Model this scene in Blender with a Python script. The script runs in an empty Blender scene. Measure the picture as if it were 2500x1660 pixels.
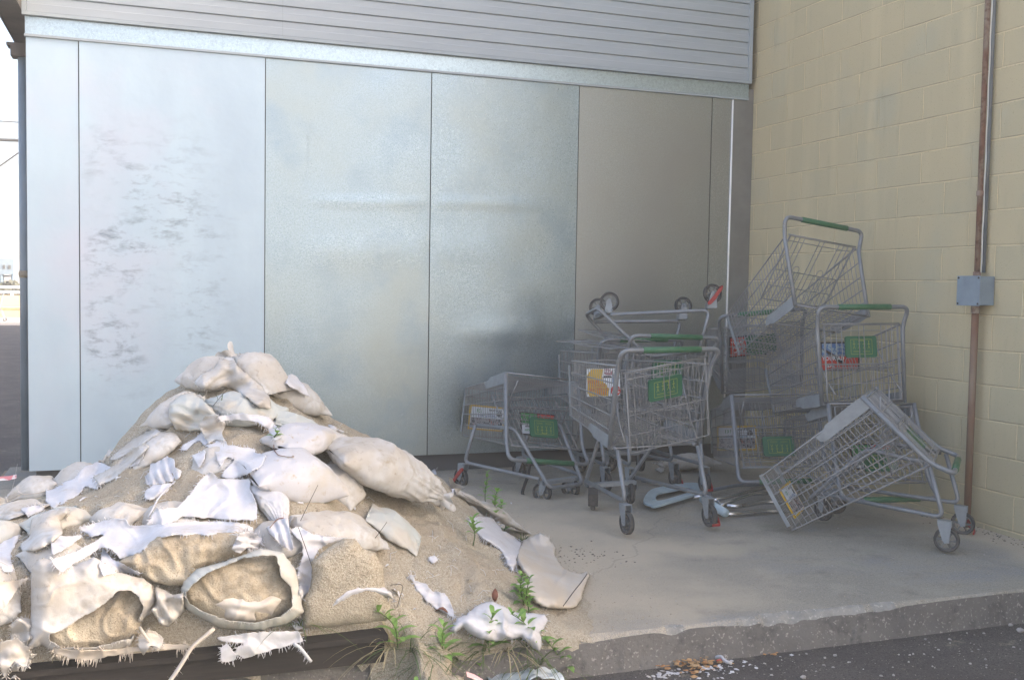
import bpy, math, random
import numpy as np
from mathutils import Vector, Matrix, noise
from mathutils.bvhtree import BVHTree
PI=math.pi; R=math.radians
scene=bpy.context.scene; col=scene.collection
random.seed(7)
# ------------------------------------------------------------------ camera
CAM=np.array([-4.659,-7.211,1.371]); FPX=2485.0
_yaw,_p,_r=R(19.62),R(2.97),R(0.9516)
_f=np.array([math.sin(_yaw)*math.cos(_p),math.cos(_yaw)*math.cos(_p),-math.sin(_p)])
_rt=np.array([math.cos(_yaw),-math.sin(_yaw),0]); _up=np.cross(_rt,_f)
RT=_rt*math.cos(_r)+_up*math.sin(_r); UP=-_rt*math.sin(_r)+_up*math.cos(_r); FW=_f
cam=bpy.data.cameras.new('camera'); cam.sensor_width=36; cam.lens=36*FPX/2500; cam.clip_end=2000; cam.clip_start=.05
camo=bpy.data.objects.new('camera',cam); col.objects.link(camo); scene.camera=camo
camo.matrix_world=Matrix(((RT[0],UP[0],-FW[0],CAM[0]),(RT[1],UP[1],-FW[1],CAM[1]),(RT[2],UP[2],-FW[2],CAM[2]),(0,0,0,1)))
# ------------------------------------------------------------------ sky, sun, exposure
SUN_EL=R(27); SUN_DIR=Vector((math.cos(R(-20)),math.sin(R(-20)),0))*math.cos(SUN_EL)+Vector((0,0,math.sin(SUN_EL)))
w=bpy.data.worlds.new('World'); scene.world=w; w.use_nodes=True
nt=w.node_tree; bg=nt.nodes['Background']; sky=nt.nodes.new('ShaderNodeTexSky'); sky.sky_type='NISHITA'; sky.sun_disc=False
sky.sun_elevation=SUN_EL; sky.sun_rotation=math.atan2(SUN_DIR.x,SUN_DIR.y); sky.air_density=.8; sky.dust_density=7.0; sky.ozone_density=1.0
wbm=nt.nodes.new('ShaderNodeMix'); wbm.data_type='RGBA'; wbm.blend_type='MULTIPLY'; wbm.inputs[0].default_value=1; wbm.inputs[7].default_value=(1.06,1.0,.95,1); nt.links.new(sky.outputs[0],wbm.inputs[6]); nt.links.new(wbm.outputs[2],bg.inputs[0]); bg.inputs[1].default_value=0.15
sl=bpy.data.lights.new('sun','SUN'); sl.energy=5.0; sl.angle=R(.5); sl.color=(1,.94,.85)
so=bpy.data.objects.new('sun',sl); col.objects.link(so); so.rotation_euler=SUN_DIR.to_track_quat('Z','Y').to_euler()
scene.view_settings.view_transform='Standard'; scene.view_settings.look='None'; scene.view_settings.gamma=1
scene.view_settings.exposure=2.2
# ------------------------------------------------------------------ pixel helpers (pixel of the 2361-wide view -> ray)
S=2500/2361
def ray(x,y): x*=S;y*=S; return RT*(x-1250)/FPX-UP*(y-830)/FPX+FW
def onZ(x,y,z=0.): d=ray(x,y); return Vector(CAM+d*((z-CAM[2])/d[2]))
def onY(x,y,Y): d=ray(x,y); return Vector(CAM+d*((Y-CAM[1])/d[1]))
def onX(x,y,X): d=ray(x,y); return Vector(CAM+d*((X-CAM[0])/d[0]))
def atD(x,y,dep): return Vector(CAM+ray(x,y)*dep)
# ------------------------------------------------------------------ materials
def mat(name,base,rough=.6,metal=0.,var=(),bump=(),spec=.5,roughvar=None,trans=0.):
    m=bpy.data.materials.new(name); m.use_nodes=True; n=m.node_tree.nodes; l=m.node_tree.links; b=n['Principled BSDF']
    b.inputs['Roughness'].default_value=rough; b.inputs['Metallic'].default_value=metal; b.inputs['Specular IOR Level'].default_value=spec
    tc=n.new('ShaderNodeTexCoord'); cur=None
    def noi(scale,detail,st,rg=.6):
        mp=n.new('ShaderNodeMapping'); mp.inputs['Scale'].default_value=st; l.new(tc.outputs['Object'],mp.inputs[0])
        t=n.new('ShaderNodeTexNoise'); t.inputs['Scale'].default_value=scale; t.inputs['Detail'].default_value=detail; t.inputs['Roughness'].default_value=rg; l.new(mp.outputs[0],t.inputs[0]); return t
    for v in var:
        c2,sc,lo,hi=v[:4]; det=v[4] if len(v)>4 else 4; st=v[5] if len(v)>5 else (1,1,1)
        t=noi(sc,det,st); mr=n.new('ShaderNodeMapRange'); mr.inputs[1].default_value=lo; mr.inputs[2].default_value=hi; l.new(t.outputs[0],mr.inputs[0])
        mx=n.new('ShaderNodeMix'); mx.data_type='RGBA'; l.new(mr.outputs[0],mx.inputs[0])
        if cur is None: mx.inputs[6].default_value=(*base,1)
        else: l.new(cur,mx.inputs[6])
        mx.inputs[7].default_value=(*c2,1); cur=mx.outputs[2]
    if cur is None: b.inputs['Base Color'].default_value=(*base,1)
    else: l.new(cur,b.inputs['Base Color'])
    nrm=None
    for sc,stg,dist in [x[:3] for x in bump]:
        t=noi(sc,5,(1,1,1)); bp=n.new('ShaderNodeBump'); bp.inputs['Strength'].default_value=stg; bp.inputs['Distance'].default_value=dist
        l.new(t.outputs[0],bp.inputs['Height'])
        if nrm: l.new(nrm,bp.inputs['Normal'])
        nrm=bp.outputs[0]
    if nrm: l.new(nrm,b.inputs['Normal'])
    if roughvar:
        sc,lo,hi=roughvar; t=noi(sc,3,(1,1,1)); mr=n.new('ShaderNodeMapRange'); mr.inputs[1].default_value=.3; mr.inputs[2].default_value=.7; mr.inputs[3].default_value=lo; mr.inputs[4].default_value=hi
        l.new(t.outputs[0],mr.inputs[0]); l.new(mr.outputs[0],b.inputs['Roughness'])
    if trans:
        tr=n.new('ShaderNodeBsdfTranslucent'); tr.inputs[0].default_value=(*base,1); ms=n.new('ShaderNodeMixShader'); ms.inputs[0].default_value=trans
        l.new(b.outputs[0],ms.inputs[1]); l.new(tr.outputs[0],ms.inputs[2]); l.new(ms.outputs[0],n['Material Output'].inputs[0])
    return m
M={}
M['tube']=mat('grey_painted_tube',(0.235,0.252,0.270),.42,.25,var=[((0.143,0.118,0.099),38,.66,.72),((0.172,0.182,0.191),9,.35,.75)],bump=[(60,.15,.002)])
M['wire']=mat('zinc_wire',(0.320,0.323,0.326),.4,.35,var=[((0.160,0.109,0.071),14,.62,.74),((0.230,0.237,0.243),5,.35,.7)])
M['plate']=mat('grey_plate',(0.276,0.301,0.319),.5,.15,var=[((0.207,0.224,0.233),12,.4,.7),((0.189,0.121,0.078),40,.70,.74)])
M['green']=mat('green_plastic',(0.032,0.126,0.059),.45,0,var=[((0.054,0.153,0.081),14,.4,.7)])
M['greenflap']=mat('green_flap_plastic',(0.022,0.114,0.059),.42,0,var=[((0.030,0.135,0.079),10,.4,.7)])
M['print']=mat('yellow_print',(.30,.36,.08),.6)
M['rubber']=mat('black_rubber',(.045,.045,.045),.7,var=[((.12,.11,.10),20,.5,.8)])
M['rim']=mat('pale_wheel_plastic',(0.187,0.193,0.193),.5,.1,var=[((0.088,0.083,0.077),25,.45,.7)])
M['red']=mat('red_plastic',(.34,.035,.03),.5,var=[((.2,.04,.035),30,.5,.7)])
M['zinc']=mat('bright_zinc',(.6,.62,.63),.35,.85)
M['chrome']=mat('chromed_tube',(.60,.61,.62),.2,.95,var=[((.25,.2,.17),20,.6,.72)])
M['bluegrey']=mat('pale_blue_plastic',(.42,.52,.56),.45,var=[((.33,.42,.46),8,.4,.7)])
M['black']=mat('black_plastic',(.02,.02,.022),.6)
M['white']=mat('white_card',(.72,.76,.80),.5)
M['adyellow']=mat('yellow_card',(.62,.40,.035),.5)
M['adred']=mat('red_card',(.55,.05,.035),.5)
M['adblue']=mat('blue_card',(.08,.17,.38),.5,var=[((.35,.45,.5),60,.45,.6)])
M['adgreen']=mat('green_card',(.06,.28,.09),.5)
M['addark']=mat('dark_card',(.03,.025,.035),.5)
M['adtext']=mat('orange_text',(.55,.13,.03),.5)
M['cloth']=mat('white_woven_plastic',(0.627,0.641,0.677),.7,var=[((0.532,0.532,0.545),9,.42,.68,6),((0.475,0.427,0.357),5,.57,.74,8),((0.589,0.589,0.620),60,.45,.6)],bump=[(260,.4,.0015),(30,.3,.0014)],trans=.10)
M['cloth2']=mat('cream_woven_plastic',(0.579,0.516,0.431),.7,var=[((0.626,0.602,0.563),5,.4,.7)],bump=[(260,.35,.0015),(30,.3,.0016)],trans=.12)
M['bagbeige']=mat('beige_woven_bag',(0.445,0.414,0.368),.75,var=[((0.391,0.353,0.297),7,.50,.62,8),((0.323,0.282,0.232),45,.58,.70,6),((0.533,0.538,0.535),5,.4,.65),((0.340,0.293,0.226),11,.55,.75)],bump=[(300,.4,.0015),(30,.3,.0016)])
M['bagwhite']=mat('white_woven_bag',(0.500,0.500,0.519),.7,var=[((.48,.43,.35),7,.54,.68,8),((.40,.34,.26),45,.60,.72,6),((0.425,0.407,0.375),5,.5,.75)],bump=[(300,.4,.0015),(30,.3,.0016)])
M['baggrey']=mat('pale_grey_woven_bag',(0.438,0.467,0.453),.72,var=[((.44,.39,.31),7,.54,.66,8),((0.498,0.467,0.408),5,.4,.7)],bump=[(170,.6,.002),(30,.3,.0016)])
M['sand']=mat('sand',(0.409,0.368,0.289),.95,spec=.15,var=[((0.309,0.272,0.206),90,.42,.64,2),((0.560,0.514,0.421),330,.55,.66,1),((0.349,0.293,0.216),2.4,.48,.75),((0.200,0.167,0.122),210,.62,.70,1),((0.469,0.434,0.353),1.2,.5,.7)],bump=[(150,1.0,.007),(26,.6,.010)])
M['sanddamp']=mat('damp_sand',(0.405,0.356,0.275),.95,spec=.1,var=[((0.315,0.270,0.199),40,.4,.62,3),((0.528,0.483,0.388),5,.5,.7),((0.247,0.213,0.165),200,.60,.70,1)],bump=[(150,.8,.005),(14,.3,.002)])
M['leaf']=mat('weed_leaf',(0.162,0.312,0.065),.5,var=[((0.270,0.442,0.117),30,.4,.6)],trans=.3)
M['grass']=mat('grass_blade',(.07,.12,.035),.6,var=[((.14,.17,.06),9,.4,.7)],trans=.2)
M['dry']=mat('dry_stalk',(.30,.26,.15),.8)
M['darkstalk']=mat('dark_stalk',(.06,.055,.05),.8)
M['deadleaf']=mat('dead_leaf',(.34,.17,.07),.8,var=[((.45,.30,.15),20,.4,.6)])
M['wood']=mat('weathered_wood',(.30,.23,.15),.85,var=[((.16,.12,.08),8,.35,.7,6,(1,8,8))],bump=[(40,.4,.004)])
M['darkwood']=mat('shade_dark_wood',(0.014,0.012,0.011),.85,var=[((0.025,0.021,0.018),9,.4,.7,5,(1,9,9))],bump=[(40,.4,.004)])  # wood taken near black to paint in the shade of the pallet hollow
M['column']=mat('blue_grey_steel_paint',(0.216,0.272,0.320),.5,.1,var=[((0.176,0.096,0.056),6,.70,.76),((0.160,0.200,0.232),2.2,.4,.7)],bump=[(50,.1,.002)])
M['soffit']=mat('taupe_soffit',(.16,.145,.13),.7,var=[((.11,.10,.095),5,.4,.7)])
M['siding']=mat('grey_vinyl_siding',(0.374,0.416,0.445),.5,var=[((0.341,0.381,0.410),2,.35,.7,4,(.6,1,6)),((0.300,0.328,0.342),7,.6,.85,5,(.3,1,3))],bump=[(120,.12,.001)])
M['sidetrim']=mat('grey_vinyl_trim',(0.358,0.408,0.436),.5,var=[((0.316,0.354,0.385),3,.4,.7)])
M['galv']=mat('galvanised_sheet',(0.339,0.420,0.494),.34,.9,var=[((0.281,0.360,0.397),70,.40,.62,3),((0.504,0.600,0.639),240,.50,.66,1),((0.359,0.410,0.412),.9,.42,.70,3),((0.291,0.370,0.433),2.5,.5,.75,4)],bump=[(210,.30,.0022),(0.900,0.220,0.031)],roughvar=(150,.26,.42))
M['flash']=mat('bright_flashing',(.47,.57,.62),.36,.8,var=[((.40,.49,.54),60,.45,.62,3),((.58,.68,.73),200,.55,.70,1)],bump=[(180,.25,.0015)],roughvar=(120,.30,.42))
M['gap']=mat('dark_joint',(.06,.062,.062),.8)
M['conc_base']=mat('dark_base',(.10,.10,.10),.85)
M['bark']=mat('far_bark',(.12,.10,.08),.9)
M['farleaf']=mat('far_foliage',(0.040,0.042,0.028),.8)
M['farwall']=mat('far_tan_wall',(.50,.36,.20),.85,var=[((.42,.29,.16),.7,.4,.7)],bump=[(30,.2,.01)])
M['whitepaint']=mat('white_rail_paint',(.8,.8,.8),.5)
M['tower']=mat('blue_tower_paint',(0.066,0.096,0.126),.6)
M['caulk']=mat('pale_caulk',(.62,.62,.58),.7)
M['junction']=mat('junction_box_grey',(0.232,0.293,0.348),.5,.1,var=[((0.189,0.237,0.286),10,.4,.7)])
M['rust']=mat('rusty_pipe',(.20,.105,.075),.75,var=[((.26,.22,.18),7,.45,.6,5,(1,1,.4)),((.13,.07,.05),30,.5,.7)],bump=[(60,.2,.002)])
M['pipe']=mat('worn_conduit',(0.207,0.112,0.070),.65,.1,var=[((0.216,0.165,0.112),2.2,.42,.58,4,(1,1,.5)),((0.225,0.210,0.189),1.2,.50,.62,4,(1,1,.5)),((0.144,0.068,0.042),5,.58,.70)],bump=[(60,.2,.001)])
M['pipegrey']=mat('grey_conduit',(0.195,0.225,0.255),.5,.2,var=[((0.150,0.165,0.188),6,.4,.7)])
def smudge():
    m=mat('smudged_white_steel',(0.504,0.610,0.676),.46,.35,var=[((0.454,0.552,0.625),3,.35,.7,4,(1,1,.5)),((0.533,0.569,0.643),1.1,.5,.75)],bump=[(120,.18,.0018),(1.2,.3,.03)])
    n=m.node_tree.nodes;l=m.node_tree.links;b=n['Principled BSDF']
    tc=n.new('ShaderNodeTexCoord'); sx=n.new('ShaderNodeSeparateXYZ'); l.new(tc.outputs['Object'],sx.inputs[0])
    mp=n.new('ShaderNodeMapping'); mp.inputs['Scale'].default_value=(1.0,1,2.4); mp.inputs['Rotation'].default_value=(0,R(8),0); l.new(tc.outputs['Object'],mp.inputs[0])
    t=n.new('ShaderNodeTexNoise'); t.inputs['Scale'].default_value=5.5; t.inputs['Detail'].default_value=10; t.inputs['Roughness'].default_value=.74; t.inputs['Distortion'].default_value=.3; l.new(mp.outputs[0],t.inputs[0])
    mr=n.new('ShaderNodeMapRange'); mr.inputs[1].default_value=.50; mr.inputs[2].default_value=.70; l.new(t.outputs[0],mr.inputs[0])
    # wear sits in a patch of the door, x -5.05..-4.1, z .7..2.4
    def band(o,a,b_,c,d):
        q1=n.new('ShaderNodeMapRange'); q1.interpolation_type='SMOOTHSTEP'; q1.inputs[1].default_value=a; q1.inputs[2].default_value=b_; l.new(o,q1.inputs[0])
        q2=n.new('ShaderNodeMapRange'); q2.interpolation_type='SMOOTHSTEP'; q2.inputs[1].default_value=d; q2.inputs[2].default_value=c; l.new(o,q2.inputs[0])
        mu=n.new('ShaderNodeMath'); mu.operation='MULTIPLY'; l.new(q1.outputs[0],mu.inputs[0]); l.new(q2.outputs[0],mu.inputs[1]); return mu.outputs[0]
    m1=band(sx.outputs[0],-5.1,-5.0,-4.5,-4.0); m2=band(sx.outputs[2],.4,.9,1.9,2.6)
    a=n.new('ShaderNodeMath'); a.operation='MULTIPLY'; l.new(m1,a.inputs[0]); l.new(m2,a.inputs[1])
    c=n.new('ShaderNodeMath'); c.operation='MULTIPLY'; l.new(a.outputs[0],c.inputs[0]); l.new(mr.outputs[0],c.inputs[1])
    t3=n.new('ShaderNodeTexNoise'); t3.inputs['Scale'].default_value=2.1; t3.inputs['Detail'].default_value=3; l.new(tc.outputs['Object'],t3.inputs[0])
    m3=n.new('ShaderNodeMapRange'); m3.inputs[1].default_value=.34; m3.inputs[2].default_value=.54; l.new(t3.outputs[0],m3.inputs[0])
    c4=n.new('ShaderNodeMath'); c4.operation='MULTIPLY'; l.new(c.outputs[0],c4.inputs[0]); l.new(m3.outputs[0],c4.inputs[1]); c=c4
    mx=n.new('ShaderNodeMix'); mx.data_type='RGBA'; l.new(c.outputs[0],mx.inputs[0]); src=b.inputs['Base Color'].links[0].from_socket
    l.new(src,mx.inputs[6]); mx.inputs[7].default_value=(.17,.205,.255,1); l.new(mx.outputs[2],b.inputs['Base Color']); return m
M['smudge']=smudge()
def blockmat():
    m=bpy.data.materials.new('painted_block'); m.use_nodes=True; n=m.node_tree.nodes; l=m.node_tree.links; b=n['Principled BSDF']
    b.inputs['Roughness'].default_value=.85; b.inputs['Specular IOR Level'].default_value=.2
    tc=n.new('ShaderNodeTexCoord'); sx=n.new('ShaderNodeSeparateXYZ'); l.new(tc.outputs['Object'],sx.inputs[0])
    cx=n.new('ShaderNodeCombineXYZ')
    def math_(op,a,bv):
        q=n.new('ShaderNodeMath'); q.operation=op
        for i,v in enumerate((a,bv)):
            if isinstance(v,(int,float)): q.inputs[i].default_value=v
            elif v is not None: l.new(v,q.inputs[i])
        return q.outputs[0]
    wn=n.new('ShaderNodeTexNoise'); wn.inputs['Scale'].default_value=3; wn.inputs['Detail'].default_value=2; l.new(tc.outputs['Object'],wn.inputs[0])
    wob=math_('MULTIPLY',math_('SUBTRACT',wn.outputs[0],.5),.012)
    l.new(math_('ADD',math_('MULTIPLY',sx.outputs[1],-1),BX),cx.inputs[0]); l.new(math_('ADD',math_('ADD',sx.outputs[2],BZ),wob),cx.inputs[1])
    br=n.new('ShaderNodeTexBrick'); br.offset=.5; br.offset_frequency=2; l.new(cx.outputs[0],br.inputs[0])
    br.inputs['Scale'].default_value=1; br.inputs['Brick Width'].default_value=.421; br.inputs['Row Height'].default_value=.2032
    br.inputs['Mortar Size'].default_value=.006; br.inputs['Mortar Smooth'].default_value=.35; br.inputs['Bias'].default_value=0
    br.inputs['Color1'].default_value=(0.514,0.447,0.291,1); br.inputs['Color2'].default_value=(0.466,0.419,0.283,1); br.inputs['Mortar'].default_value=(0.660,0.571,0.369,1)
    cur=br.outputs[0]
    for c2,sc,lo,hi,st in [((0.426,0.414,0.313),1.6,.55,.75,(1,1,1)),((0.581,0.507,0.331),1.3,.52,.74,(1,3.5,.3)),((0.388,0.355,0.243),5,.60,.85,(1,2.5,.5)),((0.291,0.254,0.169),130,.645,.70,(1,1,1)),((0.407,0.405,0.298),.9,.62,.76,(1,1,1))]:
        mp=n.new('ShaderNodeMapping'); mp.inputs['Scale'].default_value=st; l.new(tc.outputs['Object'],mp.inputs[0])
        t=n.new('ShaderNodeTexNoise'); t.inputs['Scale'].default_value=sc; t.inputs['Detail'].default_value=5; l.new(mp.outputs[0],t.inputs[0])
        mr=n.new('ShaderNodeMapRange'); mr.inputs[1].default_value=lo; mr.inputs[2].default_value=hi; mr.inputs[4].default_value=.8; l.new(t.outputs[0],mr.inputs[0])
        mx=n.new('ShaderNodeMix'); mx.data_type='RGBA'; l.new(mr.outputs[0],mx.inputs[0]); l.new(cur,mx.inputs[6]); mx.inputs[7].default_value=(*c2,1); cur=mx.outputs[2]
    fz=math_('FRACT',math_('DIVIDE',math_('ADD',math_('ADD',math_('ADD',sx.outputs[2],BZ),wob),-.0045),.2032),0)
    ln=n.new('ShaderNodeMapRange'); ln.inputs[1].default_value=.030; ln.inputs[2].default_value=.012; ln.inputs[3].default_value=0; ln.inputs[4].default_value=.75; l.new(fz,ln.inputs[0])  # paints the shadow line of each bed joint into the colour
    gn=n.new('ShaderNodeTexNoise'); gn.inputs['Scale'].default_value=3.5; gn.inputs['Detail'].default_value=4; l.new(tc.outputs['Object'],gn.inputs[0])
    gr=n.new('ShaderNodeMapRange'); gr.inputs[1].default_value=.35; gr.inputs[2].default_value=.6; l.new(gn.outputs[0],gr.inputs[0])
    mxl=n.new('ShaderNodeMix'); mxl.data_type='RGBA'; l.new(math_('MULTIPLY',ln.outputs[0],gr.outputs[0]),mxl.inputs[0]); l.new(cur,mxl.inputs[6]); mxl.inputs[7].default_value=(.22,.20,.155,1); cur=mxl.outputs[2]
    l.new(cur,b.inputs['Base Color'])
    t=n.new('ShaderNodeTexNoise'); t.inputs['Scale'].default_value=140; t.inputs['Detail'].default_value=4; l.new(tc.outputs['Object'],t.inputs[0])
    b1=n.new('ShaderNodeBump'); b1.inputs['Strength'].default_value=.5; b1.inputs['Distance'].default_value=.003; l.new(t.outputs[0],b1.inputs['Height'])
    b2=n.new('ShaderNodeBump'); b2.invert=True; b2.inputs['Strength'].default_value=.9; b2.inputs['Distance'].default_value=.012; l.new(br.outputs['Fac'],b2.inputs['Height']); l.new(b1.outputs[0],b2.inputs['Normal'])
    l.new(b2.outputs[0],b.inputs['Normal']); return m
BX,BZ=-.05,-.031
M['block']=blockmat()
def concretemat(top=True):
    if not top:
        return mat('kerb_concrete',(0.170,0.162,0.149),.9,var=[((0.111,0.106,0.102),3,.4,.7),((0.306,0.289,0.264),70,.60,.68,2),((0.085,0.085,0.081),14,.55,.75)],bump=[(90,.6,.006),(18,.6,.02)],spec=.2)
    m=mat('slab_concrete',(.305,.285,.235),.9,spec=.2,var=[((.225,.222,.200),1.3,.42,.66,8),((.37,.345,.285),2.6,.50,.72,8),((.195,.19,.17),5,.55,.72,8),((.25,.255,.25),.8,.50,.66,6,(1,2.2,1)),((.20,.185,.15),70,.55,.72,2),((.42,.385,.31),160,.60,.68,1),((.21,.225,.18),2.6,.60,.72,8)],bump=[(150,.45,.003),(9,.25,.006)])
    n=m.node_tree.nodes;l=m.node_tree.links;b=n['Principled BSDF']; tc=n.new('ShaderNodeTexCoord'); 
    # drifted sand by the pile and along the foot of the block wall
    t=n.new('ShaderNodeTexNoise'); t.inputs['Scale'].default_value=420; t.inputs['Detail'].default_value=2; l.new(tc.outputs['Object'],t.inputs[0])
    t2=n.new('ShaderNodeTexNoise'); t2.inputs['Scale'].default_value=2.6; t2.inputs['Detail'].default_value=5; l.new(tc.outputs['Object'],t2.inputs[0])
    sx=n.new('ShaderNodeSeparateXYZ'); l.new(tc.outputs['Object'],sx.inputs[0])
    dn=n.new('ShaderNodeVectorMath'); dn.operation='DISTANCE'; dn.inputs[1].default_value=(-3.5,-2.2,0); l.new(tc.outputs['Object'],dn.inputs[0])
    mr=n.new('ShaderNodeMapRange'); mr.inputs[1].default_value=2.4; mr.inputs[2].default_value=.7; mr.inputs[3].default_value=0; mr.inputs[4].default_value=.42; l.new(dn.outputs['Value'],mr.inputs[0])
    mw=n.new('ShaderNodeMapRange'); mw.inputs[1].default_value=-.55; mw.inputs[2].default_value=-.15; mw.inputs[4].default_value=.40; l.new(sx.outputs[0],mw.inputs[0])
    mxx=n.new('ShaderNodeMath'); mxx.operation='MAXIMUM'; l.new(mr.outputs[0],mxx.inputs[0]); l.new(mw.outputs[0],mxx.inputs[1])
    ad=n.new('ShaderNodeMath'); ad.operation='ADD'; l.new(mxx.outputs[0],ad.inputs[0]); l.new(t.outputs[0],ad.inputs[1])
    ad2=n.new('ShaderNodeMath'); ad2.operation='MULTIPLY_ADD'; l.new(t2.outputs[0],ad2.inputs[0]); ad2.inputs[1].default_value=.5; l.new(ad.outputs[0],ad2.inputs[2])
    th=n.new('ShaderNodeMapRange'); th.inputs[1].default_value=.90; th.inputs[2].default_value=1.02; l.new(ad2.outputs[0],th.inputs[0])
    mx=n.new('ShaderNodeMix'); mx.data_type='RGBA'; l.new(th.outputs[0],mx.inputs[0]); src=b.inputs['Base Color'].links[0].from_socket; l.new(src,mx.inputs[6]); mx.inputs[7].default_value=(.46,.40,.31,1)
    # hairline cracks
    vo=n.new('ShaderNodeTexVoronoi'); vo.feature='DISTANCE_TO_EDGE'; vo.inputs['Scale'].default_value=.42
    wv=n.new('ShaderNodeTexNoise'); wv.inputs['Scale'].default_value=2.2; wv.inputs['Detail'].default_value=6; l.new(tc.outputs['Object'],wv.inputs[0])
    vm=n.new('ShaderNodeVectorMath'); vm.operation='MULTIPLY_ADD'; l.new(wv.outputs['Color'],vm.inputs[0]); vm.inputs[1].default_value=(.5,.5,.5); l.new(tc.outputs['Object'],vm.inputs[2]); l.new(vm.outputs[0],vo.inputs['Vector'])
    ck=n.new('ShaderNodeMapRange'); ck.inputs[1].default_value=.0015; ck.inputs[2].default_value=.0035; ck.inputs[3].default_value=.22; ck.inputs[4].default_value=0; l.new(vo.outputs['Distance'],ck.inputs[0])
    mx2=n.new('ShaderNodeMix'); mx2.data_type='RGBA'; l.new(ck.outputs[0],mx2.inputs[0]); l.new(mx.outputs[2],mx2.inputs[6]); mx2.inputs[7].default_value=(.12,.12,.115,1)
    l.new(mx2.outputs[2],b.inputs['Base Color']); return m
M['slab']=concretemat(); M['kerb']=concretemat(False)
M['chip']=mat('chipped_concrete',(0.323,0.315,0.288),.95,var=[((0.230,0.232,0.216),14,.4,.65),((0.425,0.407,0.368),60,.58,.68,2)],bump=[(70,1,.01)],spec=.1)
M['asphalt']=mat('asphalt',(0.080,0.074,0.072),.9,spec=.25,var=[((0.122,0.112,0.103),2.5,.4,.7),((0.361,0.341,0.294),95,.665,.71,2),((0.265,0.237,0.184),9,.62,.78,6),((0.043,0.041,0.038),170,.5,.7,1)],bump=[(160,1,.005)])
# ------------------------------------------------------------------ mesh helpers
class MB:
    def __init__(s): s.v=[];s.f=[];s.mi=[]
    def add(s,vs,fs,mi=0):
        o=len(s.v); s.v+= [tuple(v) for v in vs]; s.f+=[tuple(i+o for i in f) for f in fs]; s.mi+=[mi]*len(fs); return s
    def box(s,a,b,mi=0,M4=None):
        x0,y0,z0=a;x1,y1,z1=b
        vs=[Vector(p) for p in ((x0,y0,z0),(x1,y0,z0),(x1,y1,z0),(x0,y1,z0),(x0,y0,z1),(x1,y0,z1),(x1,y1,z1),(x0,y1,z1))]
        if M4: vs=[M4@v for v in vs]
        return s.add(vs,[(0,3,2,1),(4,5,6,7),(0,1,5,4),(1,2,6,5),(2,3,7,6),(3,0,4,7)],mi)
    def tube(s,pts,r,n=8,closed=False,mi=0,cap=True):
        pts=[Vector(p) for p in pts]; k=len(pts); rs=r if isinstance(r,(list,tuple)) else [r]*k
        T=[]
        for i in range(k):
            if closed: t=pts[(i+1)%k]-pts[i-1]
            else: t=pts[min(i+1,k-1)]-pts[max(i-1,0)]
            T.append(t.normalized() if t.length>1e-9 else Vector((0,0,1)))
        a=T[0].orthogonal().normalized(); vs=[]
        for i in range(k):
            a=(a-T[i]*a.dot(T[i])); a=a.normalized() if a.length>1e-6 else T[i].orthogonal().normalized()
            b=T[i].cross(a)
            for j in range(n):
                an=2*PI*j/n; vs.append(pts[i]+(a*math.cos(an)+b*math.sin(an))*rs[i])
        fs=[]
        for i in range(k if closed else k-1):
            i2=(i+1)%k
            for j in range(n): j2=(j+1)%n; fs.append((i*n+j,i*n+j2,i2*n+j2,i2*n+j))
        if cap and not closed: fs+= [tuple(range(n))[::-1],tuple((k-1)*n+j for j in range(n))]
        return s.add(vs,fs,mi)
    def prism(s,poly,a,b,axis=1,mi=0):
        n=len(poly); vs=[]
        for h in (a,b):
            for p in poly:
                q=[0,0,0]; ax=[i for i in range(3) if i!=axis]; q[ax[0]]=p[0]; q[ax[1]]=p[1]; q[axis]=h; vs.append(q)
        fs=[tuple(range(n)),tuple(range(n,2*n))[::-1]]+[(i,(i+1)%n,n+(i+1)%n,n+i)[::-1] for i in range(n)]
        return s.add(vs,fs,mi)
    def lathe(s,prof,n=24,mi=0,M4=None,closed=True):
        # prof (r,h) about Y axis
        vs=[];k=len(prof)
        for j in range(n):
            a=2*PI*j/n
            for r,h in prof: 
                v=Vector((r*math.cos(a),h,r*math.sin(a))); vs.append(M4@v if M4 else v)
        fs=[]
        for j in range(n):
            j2=(j+1)%n
            for i in range(k if closed else k-1):
                i2=(i+1)%k; fs.append((j*k+i,j*k+i2,j2*k+i2,j2*k+i))
        return s.add(vs,fs,mi)
    def mesh(s,name,mats,smooth=True):
        me=bpy.data.meshes.new(name); me.from_pydata(s.v,[],s.f)
        for m in (mats if isinstance(mats,(list,tuple)) else [mats]): me.materials.append(m)
        me.polygons.foreach_set('material_index',s.mi)
        if smooth: me.polygons.foreach_set('use_smooth',[True]*len(s.f))
        me.update(); return me
def link(name,me,parent=None,Mx=None):
    o=bpy.data.objects.new(name,me); col.objects.link(o)
    if parent is not None: o.parent=parent
    if Mx is not None: o.matrix_local=Mx
    return o
def tag(o,label=None,cat=None,group=None,kind=None):
    if label: o['label']=label
    if cat: o['category']=cat
    if group: o['group']=group
    if kind: o['kind']=kind
    return o
def empty(name,label,cat,Mx=None,group=None):
    o=bpy.data.objects.new(name,None); col.objects.link(o); o.empty_display_size=.1
    if Mx is not None: o.matrix_world=Mx
    return tag(o,label,cat,group)
def sharp(me,ang=40):
    try: me.set_sharp_from_angle(angle=R(ang))
    except Exception: pass
    return me
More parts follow.
